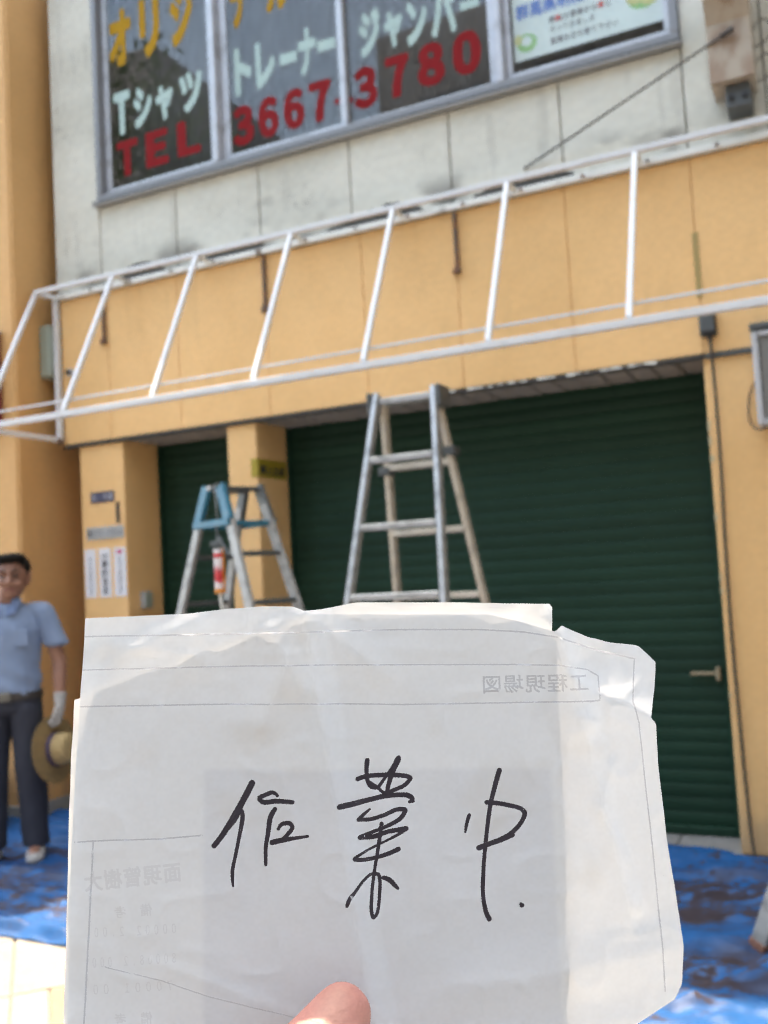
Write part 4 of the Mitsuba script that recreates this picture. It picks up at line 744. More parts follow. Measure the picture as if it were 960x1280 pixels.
for (x0, x1, txt, m, lab, b) in ((-4.470, -4.376, '東北支会連絡先事務所', 'm_greyink', 'white paper strip with faint print, leftmost of the three strips on the pillar', 0.8), (-4.352, -4.252, '小野町支店', 'm_ink', 'white paper strip with bold black print, middle of the three strips on the pillar', 3.0), (-4.228, -4.130, '会社受付電話備考板東', 'm_greyink', 'white paper strip with a pink mark, rightmost of the three on the pillar', 0.8)):
    k = thing('name_strip', lab, 'paper strip', 'name strips on the left pillar')
    add('sheet', box(x0, x1, yp - 0.003, yp, 1.408, 1.722, 0.001), 'm_signwhite', k)
    c = (x0 + x1) / 2
    hw = 0.029 if m == 'm_ink' else 0.015
    add('lettering', on_front(slab(line_of(txt, c - hw, c + hw, 1.425, 1.70 if m == 'm_ink' else 1.67, bold=b, gap=0.08, vertical=True), 0.0006), yp - 0.0033), m, k)
    if 'pink' in lab:
        add('mark', on_front(slab([ov(c, 1.694, 0.026, 0.014)], 0.0006), yp - 0.0033), 'm_pinkmark', k)
k = thing('caution_sticker', 'yellow sticker with black print wrapped round the edge of the narrow pillar', 'sticker')
add('sheet', cat([box(-3.152, -3.1065, yp - 0.003, yp - 0.001, 2.075, 2.185), box(-3.1095, -3.1070, yp - 0.003, 0.335, 2.075, 2.185)]), 'm_yellow_sign', k)
add('lettering', on_side(slab(line_of('頭上注意', 0.035, 0.315, 2.092, 2.150, bold=4, gap=0.06), 0.0008), -3.1068), 'm_ink', k)
k = thing('pillar_switch', 'small pale box low on the inner side of the left pillar', 'switch box')
add('case', box(-4.1225, -4.085, 0.12, 0.20, 1.32, 1.43, 0.006), 'm_signgrey', k)
add('lid', box(-4.0845, -4.075, 0.125, 0.195, 1.33, 1.42, 0.003), 'm_meter', k)

# ------------------------------------------------------------------ left neighbour
LB = thing('neighbour_building', 'orange painted building at the left edge, separated from the shop by a dark gap', 'building')
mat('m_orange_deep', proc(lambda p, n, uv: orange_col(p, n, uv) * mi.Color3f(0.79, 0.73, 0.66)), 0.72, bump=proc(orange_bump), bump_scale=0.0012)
add('wall', box(-9.0, -4.752, -0.262, 8.0, 0.0, 9.0, 0.02), 'm_orange_deep', LB)
add('plinth', box(-9.0, -4.750, -0.270, 8.0, 0.0, 0.12, 0.004), 'm_plinth', LB)
k = thing('maroon_sign', 'maroon sign panel at the far left edge of the picture', 'sign')
add('panel', box(-5.6, -4.865, -0.34, -0.266, 2.55, 3.16, 0.008), 'm_maroon', k)
add('trim', box(-5.61, -4.86, -0.345, -0.264, 3.163, 3.18, 0.003), 'm_greybox', k)
k = thing('meter_box', 'grey green meter box in the gap between the two buildings', 'meter box')
add('case', box(-4.7515, -4.655, -0.055, 0.085, 2.885, 3.24, 0.015), 'm_meter', k)
add('cover', box(-4.6545, -4.642, -0.045, 0.075, 2.95, 3.21, 0.005), 'm_meter', k)
k = thing('brown_sack', 'brown sack slumped against the wall behind the worker at the left edge', 'sack')
sk = body([[((-5.0, -0.52, 0.17), (0.26, 0.2, 0.16)), ((-4.98, -0.47, 0.34), (0.22, 0.16, 0.12))], [((-4.84, -0.50, 0.42), 0.05), ((-4.8, -0.49, 0.49), 0.03)]], 0.03, 8)
sk.vertices += 0.02 * (meshkit.fbm(sk.vertices * 11, 3)[:, None] - 0.5) * sk.vertex_normals * 2
mat('m_sack', proc(lambda p, n, uv: mix((0.20, 0.10, 0.045), (0.12, 0.06, 0.03), fbm(p.x * 12, p.y * 12, p.z * 12, 3))), 0.9)
scene[k] = mikit.ply(sk, 'm_sack', smooth=True)

# ------------------------------------------------------------------ blue tarp
gx, gy = np.arange(-5.4, 2.4, 0.016), np.arange(-1.80, 0.24, 0.014)
X, Y = np.meshgrid(gx, gy, indexing='ij')
P3 = lambda a, b, c=0.0: np.stack([a, b, np.full_like(a, c)], -1)


def ridged(a, b, seed):
    return 1 - np.abs(2 * meshkit.fbm(P3(a, b), 3, seed) - 1)


wr = 0.034 * np.maximum(0, ridged(X * 0.9 + Y * 1.1, Y * 3.4 - X * 0.5, 3) - 0.78) / 0.22
wr += 0.020 * np.maximum(0, ridged(X * 2.2 - Y * 1.3, Y * 5.5 + X * 0.8, 9) - 0.75) / 0.25
wr += 0.011 * np.maximum(0, ridged(X * 5.5, Y * 9 + X * 2, 21) - 0.68) / 0.32
wr += 0.004 * np.maximum(0, ridged(X * 11, Y * 17 - X * 4, 33) - 0.66) / 0.34
wr += 0.010 * meshkit.fbm(P3(X * 1.8, Y * 1.8), 3, 5)
st = np.clip((Y + 0.16) / 0.14, 0, 1)
st = st * st * (3 - 2 * st)
bay = ((X > -3.07) & (X < -0.58)) | ((X > -4.08) & (X < -3.36))
Z = 0.004 + wr * (1 - 0.4 * st) + 0.037 * st
edge = np.clip((Y + 1.80) / 0.05, 0, 1)
Z = 0.004 + (Z - 0.004) * (0.25 + 0.75 * edge)
front = -1.75 + 0.03 * np.sin(X * 2.1) + 0.02 * np.sin(X * 5.3 + 1)
Yd = np.where(Y < -1.5, -1.5 + (Y + 1.5) * (front + 1.5) / (-1.80 + 1.5), Y)
back = 0.19 + 0.03 * np.sin(X * 4 + 2) - 0.10 * np.clip((X + 1.1) / 0.5, 0, 1)
ok = (Y < -0.012) | (bay & (Y < back))
ok &= ~((X < -4.742) & (Y > -0.285))
idx = np.arange(X.size).reshape(X.shape)
q = ok[:-1, :-1] & ok[1:, :-1] & ok[:-1, 1:] & ok[1:, 1:]
F = np.stack([idx[:-1, :-1], idx[1:, :-1], idx[1:, 1:], idx[:-1, 1:]], -1)[q]
V = np.c_[X.ravel(), Yd.ravel(), Z.ravel()]
tm = trimesh.Trimesh(V, np.vstack([F[:, [0, 1, 2]], F[:, [0, 2, 3]]]), process=False)
tm.remove_unreferenced_vertices()
TP = thing('blue_tarp', 'crumpled blue tarp with brown dirt spread over the pavement along the shop front', 'tarp')
add('sheet', tm, 'm_tarp', TP, smooth=True)
hx = np.linspace(-5.3, -3.42, 60)
hf = -1.75 + 0.03 * np.sin(hx * 2.1) + 0.02 * np.sin(hx * 5.3 + 1)
hv = np.vstack([np.c_[hx, hf - 0.012, np.full(60, 0.003)], np.c_[hx, hf + 0.03, np.full(60, 0.022)]])
hfc = []
for i in range(59):
    hfc += [[i, i + 1, 61 + i], [i, 61 + i, 60 + i]]
add('green_hem', trimesh.Trimesh(hv, hfc, process=False), 'm_hem', TP)

# ------------------------------------------------------------------ ladders


def tall_ladder(key, org, parts):
    H = 2.30
    def P(side, face, z):
        """side -1 left / 1 right; face -1 front (street) / 1 back."""
        hw = 0.150 + (H - z) * 0.090
        yy = face * (0.022 + (H - z) * 0.245)
        return np.array([org[0] + side * hw, org[1] + yy, z])
    for face in (-1, 1):
        m = 'm_alu' if face < 0 else 'm_alu_pale'
        for s in (-1, 1):
            zt = H + (0.02 if face < 0 else -0.02)
            a, b = P(s, face, 0.075), P(s, face, zt)
            if face > 0:
                b[0] -= s * 0.012
            add('rail', bar(a, b, 0.028, 0.052, up=(0, 1, 0), ch=0.004), m, key)
            add('shoe', bar(P(s, face, 0.03), P(s, face, 0.078), 0.036, 0.062, up=(0, 1, 0), ch=0.006), 'm_rubber', key)
        for z in (1.99, 1.67, 1.35, 1.02, 0.69, 0.36):
            a, b = P(-1, face, z), P(1, face, z)
            a[0] += 0.017
            b[0] -= 0.017
            zz = z - (0.02 if face > 0 else 0)
            a[2] = b[2] = zz
            add('rung', bar(a, b, 0.052, 0.030, ch=0.004), m, key)
    a, b = P(-1, -1, H - 0.02), P(1, -1, H - 0.02)
    a[0] += 0.017; b[0] -= 0.017
    add('top_step', bar(a + [0, 0.03, 0], b + [0, 0.03, 0], 0.085, 0.03, ch=0.004), 'm_alu', key)
    for s in (-1, 1):
        p = P(s, -1, H - 0.03)
        add('hinge', box(p[0] - 0.012 + s * 0.028, p[0] + 0.012 + s * 0.028, p[1] - 0.03, p[1] + 0.10, H - 0.08, H + 0.025, 0.006), 'm_dark_metal', key)
    for s, z in ((1, 2.02), (-1, 1.955)):
        p = P(s, 1, z)
        add('clip', box(p[0] - 0.03, p[0] + 0.03, p[1] - 0.04, p[1] + 0.04, z - 0.02, z + 0.02, 0.004), 'm_dark_metal', key)


L1 = thing('step_ladder', 'tall aluminium stepladder standing in front of the wide green shutter', 'ladder')
tall_ladder(L1, (-1.83, -0.63), None)


def small_ladder(key, org, W_, S_, tag):
    """W_: unit vector along the steps, S_: unit vector of the spread."""
    W_, S_ = np.array([*W_, 0.0]), np.array([*S_, 0.0])
    H = 1.97
    def P(w, s, z):
        dz = H - z
        return np.array([org[0], org[1], 0.0]) + W_ * w * (0.115 + 0.055 * dz) + S_ * s * (0.075 + 0.395 * dz) + np.array([0, 0, z])
    for w in (-1, 1):
        for s in (-1, 1):
            add('rail', bar(P(w, s, 0.06), P(w, s, H - 0.10), 0.028, 0.060, up=S_, ch=0.004), 'm_alu_dull', key)
            add('shoe', bar(P(w, s, 0.012), P(w, s, 0.068), 0.036, 0.068, up=S_, ch=0.006), 'm_rubber', key)
            add('bracket', bar(P(w * 1.06, s, H - 0.19), P(w * 1.06, s * 0.9, H + 0.005), 0.032, 0.070, up=S_, ch=0.006), 'm_blue' if w < 0 else 'm_dark_metal', key)
    for s in (-1, 1):
        for z, m in ((1.765, 'm_blue'), (1.60, 'm_dark_metal'), (1.345, 'm_dark_metal'), (1.02, 'm_alu_dull'), (0.69, 'm_alu_dull'), (0.36, 'm_alu_dull')):
            a, b = P(-1, s, z), P(1, s, z)
            u = (b - a) / np.linalg.norm(b - a)
            add('step', bar(a + u * 0.018, b - u * 0.018, 0.055 if z < 1.7 else 0.03, 0.026, ch=0.003), m, key)
    for w in (-1, 1):
        a, b = P(w, -1, 1.772), P(w, 1, 1.772)
        u = (b - a) / np.linalg.norm(b - a)
        o = W_ * w * 0.024
        add('spreader', bar(a + o - u * 0.02, b + o + u * 0.02, 0.016, 0.038, ch=0.003), 'm_blue', key)
    a, b = P(-0.86, 0, H - 0.012), P(0.86, 0, H - 0.012)
    add('top_plate', bar(a, b, 0.20, 0.022, ch=0.004), 'm_dark_metal', key)
    for s in (-1, 1):
        p = P(-1.24, s * 0.0 + 0.12 * s, H - 0.005)
        add('rivet', cyl(p, p - W_ * 0.014, 0.013, sides=12), 'm_alu_dull', key)
    return P


L2 = thing('step_ladder', 'short aluminium stepladder with blue brackets standing in front of the narrow pillar', 'ladder')
Wv = np.array([0.37, 0.93]); Wv /= np.linalg.norm(Wv)
Sv = np.array([0.93, -0.37]); Sv /= np.linalg.norm(Sv)
PL = small_ladder(L2, (-2.99, -0.43), Wv, Sv, 'a')
L3 = thing('step_ladder', 'stepladder cut off by the right edge, only its brown foot shows on the tarp', 'ladder')
w3 = np.array([0.5, 0.866]); s3 = np.array([0.866, -0.5])
# its lower left shoe stands at (-0.416, -1.075)
org3 = np.array([-0.405, -1.055]) + w3 * (0.115 + 0.055 * 1.96) + s3 * (0.075 + 0.395 * 1.96)
small_ladder(L3, org3, w3, s3, 'b')

# caulking gun hanging from the short ladder
k = thing('caulking_gun', 'caulking gun with a red and white cartridge hanging on a wire from the short ladder', 'caulking gun')
hx_, hy_ = -2.985, -0.60
mat('m_cart', proc(lambda p, n, uv: mix(mix((0.62, 0.58, 0.60), (0.50, 0.03, 0.04), smoothstep(0.55, 0.6, fbm(p.x * 30, p.y * 30, p.z * 14, 2)) * smoothstep(1.58, 1.50, p.z)), (0.50, 0.03, 0.04), smoothstep(1.585, 1.59, p.z) * smoothstep(1.615, 1.61, p.z))), 0.4)
mat('m_orange_cap', (0.62, 0.22, 0.02), 0.45)
mat('m_putty', (0.62, 0.62, 0.58), 0.5)
add('hook_wire', tube(spline([(hx_ + 0.0, hy_ + 0.03, 1.985), (hx_ - 0.005, hy_ - 0.0, 1.97), (hx_, hy_, 1.9), (hx_ + 0.003, hy_, 1.76)], 20), 0.0025, 6), 'm_alu', k, smooth=True)
add('plunger_rod', cyl((hx_, hy_, 1.76), (hx_, hy_, 1.64), 0.006, sides=10), 'm_dark_metal', k)
add('trigger', cat([bar((hx_ + 0.005, hy_, 1.70), (hx_ + 0.075, hy_ - 0.01, 1.60), 0.014, 0.022, ch=0.003), bar((hx_ + 0.02, hy_, 1.665), (hx_ - 0.045, hy_, 1.66), 0.02, 0.03, ch=0.004)]), 'm_dark_metal', k)
add('cartridge', cyl((hx_ + 0.004, hy_, 1.635), (hx_ + 0.004, hy_, 1.425), 0.026, sides=28), 'm_cart', k, smooth=40)
add('cradle', bar((hx_ + 0.034, hy_ + 0.0, 1.655), (hx_ + 0.034, hy_, 1.41), 0.005, 0.014, up=(0, 1, 0)), 'm_orange_cap', k)
add('end_cap', cyl((hx_ + 0.004, hy_, 1.424), (hx_ + 0.004, hy_, 1.402), 0.028, sides=24), 'm_orange_cap', k, smooth=40)
add('nozzle', cyl((hx_ + 0.006, hy_, 1.401), (hx_ + 0.012, hy_, 1.29), 0.011, 0.006, sides=14), 'm_putty', k, smooth=40)

# ------------------------------------------------------------------ the worker
mat('m_skin', proc(lambda p, n, uv: mix((0.27, 0.14, 0.095), (0.22, 0.11, 0.075), fbm(p.x * 20, p.y * 20, p.z * 20, 3))), 0.5)
mat('m_hair', (0.006, 0.0055, 0.0055), 0.75, spec=0.2)
mat('m_shirt', proc(lambda p, n, uv: mix((0.20, 0.27, 0.40), (0.155, 0.21, 0.33), fbm(p.x * 7, p.y * 7, p.z * 4, 4))), 0.85, sheen=0.3)
mat('m_collar', (0.14, 0.20, 0.35), 0.85)
mat('m_trousers', proc(lambda p, n, uv: mix((0.018, 0.022, 0.036), (0.030, 0.034, 0.052), fbm(p.x * 9, p.y * 9, p.z * 5, 3))), 0.85)
mat('m_glove', (0.33, 0.325, 0.315), 0.95)
mat('m_belt', (0.035, 0.03, 0.028), 0.5)
mat('m_buckle', (0.14, 0.14, 0.13), 0.4, 0.6)
mat('m_straw', proc(lambda p, n, uv: mix((0.26, 0.18, 0.075), (0.17, 0.115, 0.05), fbm(p.x * 70, p.y * 70, p.z * 70, 2))), 0.8)
mat('m_straw_pale', proc(lambda p, n, uv: mix((0.36, 0.27, 0.13), (0.26, 0.19, 0.085), fbm(p.x * 70, p.y * 70, p.z * 70, 2))), 0.8)
mat('m_band', (0.05, 0.035, 0.075), 0.7)
mat('m_eye', (0.02, 0.015, 0.012), 0.3)
mat('m_lips', (0.22, 0.08, 0.07), 0.5)
WK = thing('person', 'worker in a pale blue short sleeved shirt and dark trousers standing at the left edge', 'person')
wd = np.array([0.58, -0.815, 0.0]); wd /= np.linalg.norm(wd)
wl = np.array([-wd[1], wd[0], 0.0])
wo = np.array([-4.187, -0.904, 0.016])


def wk(m):
    M = np.eye(4)
    M[:3, 0], M[:3, 1], M[:3, 2], M[:3, 3] = wl, wd, (0, 0, 1), wo
    m = m.copy()
    v = np.array(m.vertices)
    k = np.clip((v[:, 2:3] - 1.41) / 0.06, 0, 1)
    m.vertices = v + (v - hd) * (0.10 * k)                     # the head a little larger
    m.apply_transform(M)
    return m


# local axes: x to the worker's left (image right), y forward, z up
hd = np.array([0.035, 0.03, 1.525])


def arm(s):
    sh, el, wrr = np.array([s * 0.185, -0.01, 1.335]), np.array([s * 0.262, -0.01, 1.06]), np.array([s * 0.270, 0.06, 0.865])
    return sh, el, wrr


chains = [
    [((0.0, 0.0, 0.93), (0.138, 0.095, 0.09)), ((0.0, 0.005, 1.08), (0.132, 0.095, 0.10)), ((0.0, 0.0, 1.25), (0.152, 0.10, 0.10)), ((0.0, -0.01, 1.34), (0.14, 0.08, 0.05))],
    [((0.0, -0.012, 1.34), (0.075, 0.065, 0.05)), ((0.01, 0.005, 1.43), (0.054, 0.056, 0.05)), ((0.018, 0.012, 1.48), (0.052, 0.058, 0.05))],
    [(hd + [0, -0.012, 0.035], (0.078, 0.092, 0.085)), (hd + [0, 0.012, -0.045], (0.060, 0.072, 0.058))],
    [(hd + [0, 0.03, -0.075], (0.034, 0.042, 0.028))],
    [(hd + [0, 0.093, 0.012], (0.009, 0.008, 0.01)), (hd + [0, 0.104, -0.018], (0.015, 0.013, 0.012))],
    [(hd + [-0.038, 0.078, -0.022], (0.02, 0.012, 0.018)), (hd + [0.038, 0.078, -0.022], (0.02, 0.012, 0.018))],
    [(hd + [-0.035, 0.083, 0.032], (0.026, 0.012, 0.008)), (hd + [0.035, 0.083, 0.032], (0.026, 0.012, 0.008))],
]
for s in (-1, 1):
    sh, el, wrr = arm(s)
    chains.append([(sh + [-s * 0.012, 0, -0.012], 0.044), ((sh + el) / 2, 0.044), (el, 0.040), (el * 0.55 + wrr * 0.45, 0.039), (wrr, 0.027)])
    chains.append([(hd + [s * 0.079, -0.012, 0.012], (0.010, 0.022, 0.03)), (hd + [s * 0.074, -0.006, -0.02], (0.008, 0.014, 0.016))])
    chains.append([((s * 0.080, 0.0, 0.88), 0.070), ((s * 0.10, 0.02, 0.50), 0.058), ((s * 0.105, -0.005, 0.33), 0.055), ((s * 0.11, -0.02, 0.09), 0.038)])
    chains.append([((s * 0.11, -0.02, 0.07), 0.036), ((s * 0.12, 0.11, 0.045), 0.033)])
bd = body(chains, 0.011, 8)
add("body", wk(bd), 'm_skin', WK, smooth=True)
# hair: cap over the skull
hc = body([[(hd + [0, -0.022, 0.052], (0.086, 0.098, 0.080))], [(hd + [0, -0.065, 0.0], (0.074, 0.05, 0.06))], [(hd + [0.02, 0.055, 0.105], (0.055, 0.035, 0.022)), (hd + [-0.03, 0.055, 0.102], (0.045, 0.035, 0.02))]], 0.008, 4)
hv_ = hc.vertices - hd
jag = 0.014 * (meshkit.noise(hc.vertices * 75) - 0.5)
line_ = 0.070 - 0.030 * np.clip((np.abs(hv_[:, 0]) - 0.045) / 0.025, 0, 1) + jag
keep = (hv_[:, 2] > line_) | (hv_[:, 1] < -0.012 + jag) | ((np.abs(hv_[:, 0]) > 0.066) & (hv_[:, 2] > 0.002 + jag) & (hv_[:, 1] < 0.028))
fm = keep[hc.faces].all(axis=1)
hm = trimesh.Trimesh(hc.vertices, hc.faces[fm], process=True)
hm.vertices += 0.004 * (meshkit.noise(hm.vertices * 120)[:, None] - 0.3) * hm.vertex_normals
add('hair', wk(hm), 'm_hair', WK, smooth=True)
for s in (-1, 1):
    add('eye', wk(trimesh.creation.icosphere(2, 1.0).apply_transform(np.diag([0.0135, 0.006, 0.0062, 1])).apply_translation(hd + [s * 0.033, 0.090, 0.013])), 'm_eye', WK, smooth=True)
    add('eyebrow', wk(tube(spline([hd + [s * 0.014, 0.099, 0.034], hd + [s * 0.034, 0.096, 0.040], hd + [s * 0.056, 0.082, 0.033]], 10), 0.0038, 6)), 'm_hair', WK, smooth=True)
add('mouth', wk(tube(spline([hd + [-0.024, 0.083, -0.054], hd + [0, 0.0925, -0.052], hd + [0.024, 0.083, -0.054]], 12), 0.0042, 6)), 'm_lips', WK, smooth=True)
# shirt
sc_ = [
    [((0.0, 0.0, 0.90), (0.166, 0.122, 0.03)), ((0.0, 0.005, 1.05), (0.158, 0.120, 0.10)), ((0.0, 0.005, 1.24), (0.182, 0.125, 0.10)), ((0.0, -0.008, 1.345), (0.155, 0.095, 0.055))],
    [((0.0, -0.012, 1.36), (0.085, 0.075, 0.045)), ((0.0, -0.005, 1.385), (0.068, 0.066, 0.03))],
]
for s in (-1, 1):
    sh, el, wrr = arm(s)
    mid = sh * 0.36 + el * 0.64
    sc_.append([(sh + [-s * 0.06, 0, 0.008], 0.056), (sh + [-s * 0.004, 0, -0.008], 0.060), ((sh + mid) / 2 + [s * 0.004, 0, 0], 0.063), (mid + [s * 0.014, 0, 0], (0.072, 0.070, 0.022))])
shm = body(sc_, 0.013, 8)
vv = shm.vertices
nz = 0.026 * (meshkit.fbm(vv * np.array([9, 9, 5.0]), 3, 4)[:, None] - 0.5) + 0.006 * np.sin(vv[:, 2:3] * 55 + vv[:, :1] * 30) * np.clip((1.12 - vv[:, 2:3]) / 0.2, 0, 1)
shm.vertices = vv + nz * shm.vertex_normals
add('shirt', wk(shm), 'm_shirt', WK, smooth=True)
for s in (-1, 1):
    cpoly = np.array([[s * 0.012, 0.108, 1.325], [s * 0.058, 0.104, 1.335], [s * 0.088, 0.055, 1.40], [s * 0.062, 0.035, 1.432], [s * 0.042, 0.075, 1.41]])
    m = trimesh.Trimesh(np.vstack([cpoly, cpoly + [0, 0.008, 0.004]])).convex_hull
    add('collar', wk(m), 'm_collar', WK)
add('pocket', wk(box(0.045, 0.125, 0.118, 0.1265, 1.16, 1.25, 0.002)), 'm_shirt', WK)
# trousers, belt
tc = [[((0, 0, 0.895), (0.160, 0.117, 0.03)), ((0, -0.005, 0.83), (0.168, 0.124, 0.06))]]
for s in (-1, 1):
    tc.append([((s * 0.078, -0.005, 0.82), (0.088, 0.112, 0.06)), ((s * 0.098, 0.018, 0.50), (0.082, 0.086, 0.06)), ((s * 0.105, -0.005, 0.30), (0.076, 0.08, 0.06)), ((s * 0.112, -0.005, 0.085), (0.072, 0.082, 0.02))])
trm = body(tc, 0.014, 6)
vv = trm.vertices
trm.vertices = vv + 0.016 * (meshkit.fbm(vv * np.array([10, 10, 6.0]), 3, 7)[:, None] - 0.5) * trm.vertex_normals
add('trousers', wk(trm), 'm_trousers', WK, smooth=True)
th = np.linspace(0, 2 * np.pi, 49)
belt = [np.c_[(0.166 + o) * np.cos(th), (0.123 + o) * np.sin(th), np.full(49, z)] for z, o in ((0.872, 0), (0.872, 0.007), (0.91, 0.007), (0.91, 0))]
bv, bf = np.vstack(belt), []
for r in range(4):
    for i in range(48):
        a, b = r * 49 + i, ((r + 1) % 4) * 49 + i
        bf += [[a, a + 1, b + 1], [a, b + 1, b]]
add('belt', wk(trimesh.Trimesh(bv, bf, process=False)), 'm_belt', WK)
add('buckle', wk(box(-0.03, 0.03, 0.131, 0.142, 0.866, 0.916, 0.004)), 'm_buckle', WK)
for s in (-1, 1):
    shoe = body([[((s * 0.112, -0.045, 0.045), (0.042, 0.045, 0.045)), ((s * 0.118, 0.06, 0.04), (0.048, 0.05, 0.04)), ((s * 0.124, 0.125, 0.032), (0.044, 0.045, 0.032))], [((s * 0.112, -0.035, 0.09), (0.042, 0.05, 0.03))]], 0.012, 6)
    add('shoe', wk(shoe), 'm_glove', WK, smooth=True, label='pale grey work shoe')
# gloved hands
for s in (-1, 1):
    sh, el, wrr = arm(s)
    pc = wrr + np.array([0, 0.012, -0.055])
    hch = [[(wrr + [0, 0, 0.02], (0.034, 0.034, 0.012)), (wrr, 0.033), (pc, (0.024, 0.042, 0.04)), (pc + [0, 0.01, -0.03], (0.021, 0.04, 0.02))]]
    for i in range(4):
        yb = 0.034 - 0.023 * i
        L = (0.030, 0.033, 0.031, 0.025)[i]
        b0 = pc + [0, yb + 0.008, -0.045]
        b1 = b0 + [-s * 0.008, 0.002, -L]
        b2 = b1 + [-s * 0.026, 0.0, -0.012]
        b3 = b2 + [-s * 0.014, 0.0, 0.018]
        hch.append([(b0, 0.0115), (b1, 0.0105), (b2, 0.010), (b3, 0.0095)])
    hch.append([(pc + [-s * 0.008, 0.036, 0.005], 0.014), (pc + [-s * 0.02, 0.055, -0.03], 0.0125), (pc + [-s * 0.03, 0.056, -0.062], 0.0105)])
    add('glove', wk(body(hch, 0.006, 4)), 'm_glove', WK, smooth=True, label='white work glove')
# straw hat hanging from the left hand
sh, el, wrr = arm(1)
HT = thing('straw_hat', 'straw hat with a dark band held in the worker\'s gloved hand', 'hat')
brim = lathe([(0.0, 0.0), (0.085, 0.0), (0.10, 0.003), (0.14, -0.004), (0.172, -0.010), (0.182, -0.006), (0.182, -0.002), (0.172, -0.005), (0.14, 0.001), (0.098, 0.008), (0.0, 0.006)], 48)
crown = lathe([(0.092, 0.006), (0.088, 0.03), (0.080, 0.075), (0.066, 0.098), (0.035, 0.106), (0.0, 0.104)], 40)
band = lathe([(0.0925, 0.008), (0.0950, 0.008), (0.0925, 0.034), (0.0895, 0.034)], 40)
grip = wk(trimesh.Trimesh([wrr + [-0.006, 0.03, -0.115]], process=False)).vertices[0] if False else wo + wl * (wrr[0] - 0.012) + wd * (wrr[1] + 0.02) + np.array([0, 0, wrr[2] - 0.115])
ax = np.array([0.985, 0.10, 0.10]); ax /= np.linalg.norm(ax)
upv = np.array([0, 0, 1.0]) - ax * ax[2]; upv /= np.linalg.norm(upv)
HM = np.eye(4)
HM[:3, 0], HM[:3, 1], HM[:3, 2] = upv, np.cross(ax, upv), ax
HM[:3, 3] = grip - upv * 0.158 - ax * 0.035
for nm, m, b in (('brim', brim, 'm_straw'), ('crown', crown, 'm_straw_pale'), ('band', band, 'm_band')):
    m = m.copy(); m.apply_transform(HM)
    add(nm, m, b, HT, smooth=40)

# ------------------------------------------------------------------ the held paper (local millimetres: x right, y up, z to the holder)
PO_, PXA, PYA, PNA = np.array([-0.115874, -4.556807, 1.457287]), np.array([0.899775, 0.432845, -0.055231]), np.array([0.033597, 0.057478, 0.997781]), np.array([0.435059, -0.899634, 0.037175])


def to_world(xy, z):
    xy = np.asarray(xy, float)
    return PO_ + (xy[:, :1] * PXA + xy[:, 1:2] * PYA + np.asarray(z, float).reshape(-1, 1) * PNA) / 1000.0


def seg_dist(x, y, a, b):
    a, b = np.array(a), np.array(b)
    d = b - a
    L = np.hypot(*d)
    t = ((x - a[0]) * d[0] + (y - a[1]) * d[1]) / L ** 2
    tc = np.clip(t, 0, 1)
    dx, dy = x - a[0] - tc * d[0], y - a[1] - tc * d[1]
    side = ((x - a[0]) * d[1] - (y - a[1]) * d[0]) / L
    return np.hypot(dx, dy), side, t


CREASES = [  # (from, to, height mm, width mm on the left, on the right)
    ([(-22.72, -26.42), (-1.7, -141.16)], 2.6, 6, 24),
    ([(-21.36, -28.64), (-32.98, -58.59)], 1.2, 6, 10),
    ([(-29.97, -34.6), (-21.63, -49.27)], 0.8, 5, 6),
    ([(-20.92, -28.64), (-83.83, -50.57)], 0.8, 8, 12),
    ([(-53.25, -35.7), (-65.83, -63.98)], 0.6, 6, 8),
    ([(-20.91, -29.08), (-2.21, -42.28)], 0.9, 6, 9),
    ([(48.84, -34.6), (56.1, -57.51)], 0.9, 5, 12),
    ([(54.56, -57.51), (67.25, -108.37)], 0.9, 4, 9),
    ([(57.61, -58.59), (63.03, -70.42)], 0.35, 2, 5), ([(63.03, -70.42), (59.28, -81.08)], 0.35, 5, 2), ([(59.28, -81.08), (66.32, -94.8)], 0.35, 2, 5),
    ([(51.92, -46.65), (57.61, -58.59)], 0.35, 4, 2),
    ([(-60.03, -121.8), (-20.25, -136.09)], 0.35, 2, 8),
    ([(21.38, -128.97), (79.42, -118.71)], 0.8, 10, 10),
    ([(-2.18, -78.96), (17.27, -104.21)], 0.4, 6, 8),
    ([(-73.1, -40.09), (-53.37, -30.19)], 0.6, 5, 7),
]
ARC = [(46.72, -29.08), (49.48, -35.7), (51.3, -44.47), (58.47, -50.14), (67.21, -53.18), (77.4, -58.81)]
ARCL = LineString(ARC)


def relief(xy):
    xy = np.asarray(xy, float)
    x, y = xy[:, 0], xy[:, 1]
    z = -0.00045 * (x + 15) ** 2 - 0.00012 * (y + 60) ** 2
    for (pts, hgt, wl_, wr_) in CREASES:
        dd, sd, t = seg_dist(x, y, pts[0], pts[1])
        w = np.where(sd < 0, wl_, wr_)
        z = z + hgt * np.maximum(0, 1 - dd / w) ** 1.15
    q = np.c_[x, y, x * 0]
    z = z + 2.2 * (meshkit.fbm(q / 55, 2, 11) - 0.5) + 0.55 * (meshkit.fbm(q / 14, 3, 4) - 0.5)
    cr = 1 - np.abs(2 * meshkit.noise(q / 11, 8) - 1)
    z = z + 0.22 * np.maximum(0, cr - 0.75) / 0.25
    # the upper right corner bends away behind the arc
    pts = shapely.points(x, y)
    da = shapely.distance(pts, ARCL)
    ax_, ay_ = ARC[0]
    up = (y > np.interp(x, [p[0] for p in ARC], [p[1] for p in ARC])) & (x > ax_)
    return z - np.where(up, 5.0 * (1 - np.exp(-da / 12)), 0)


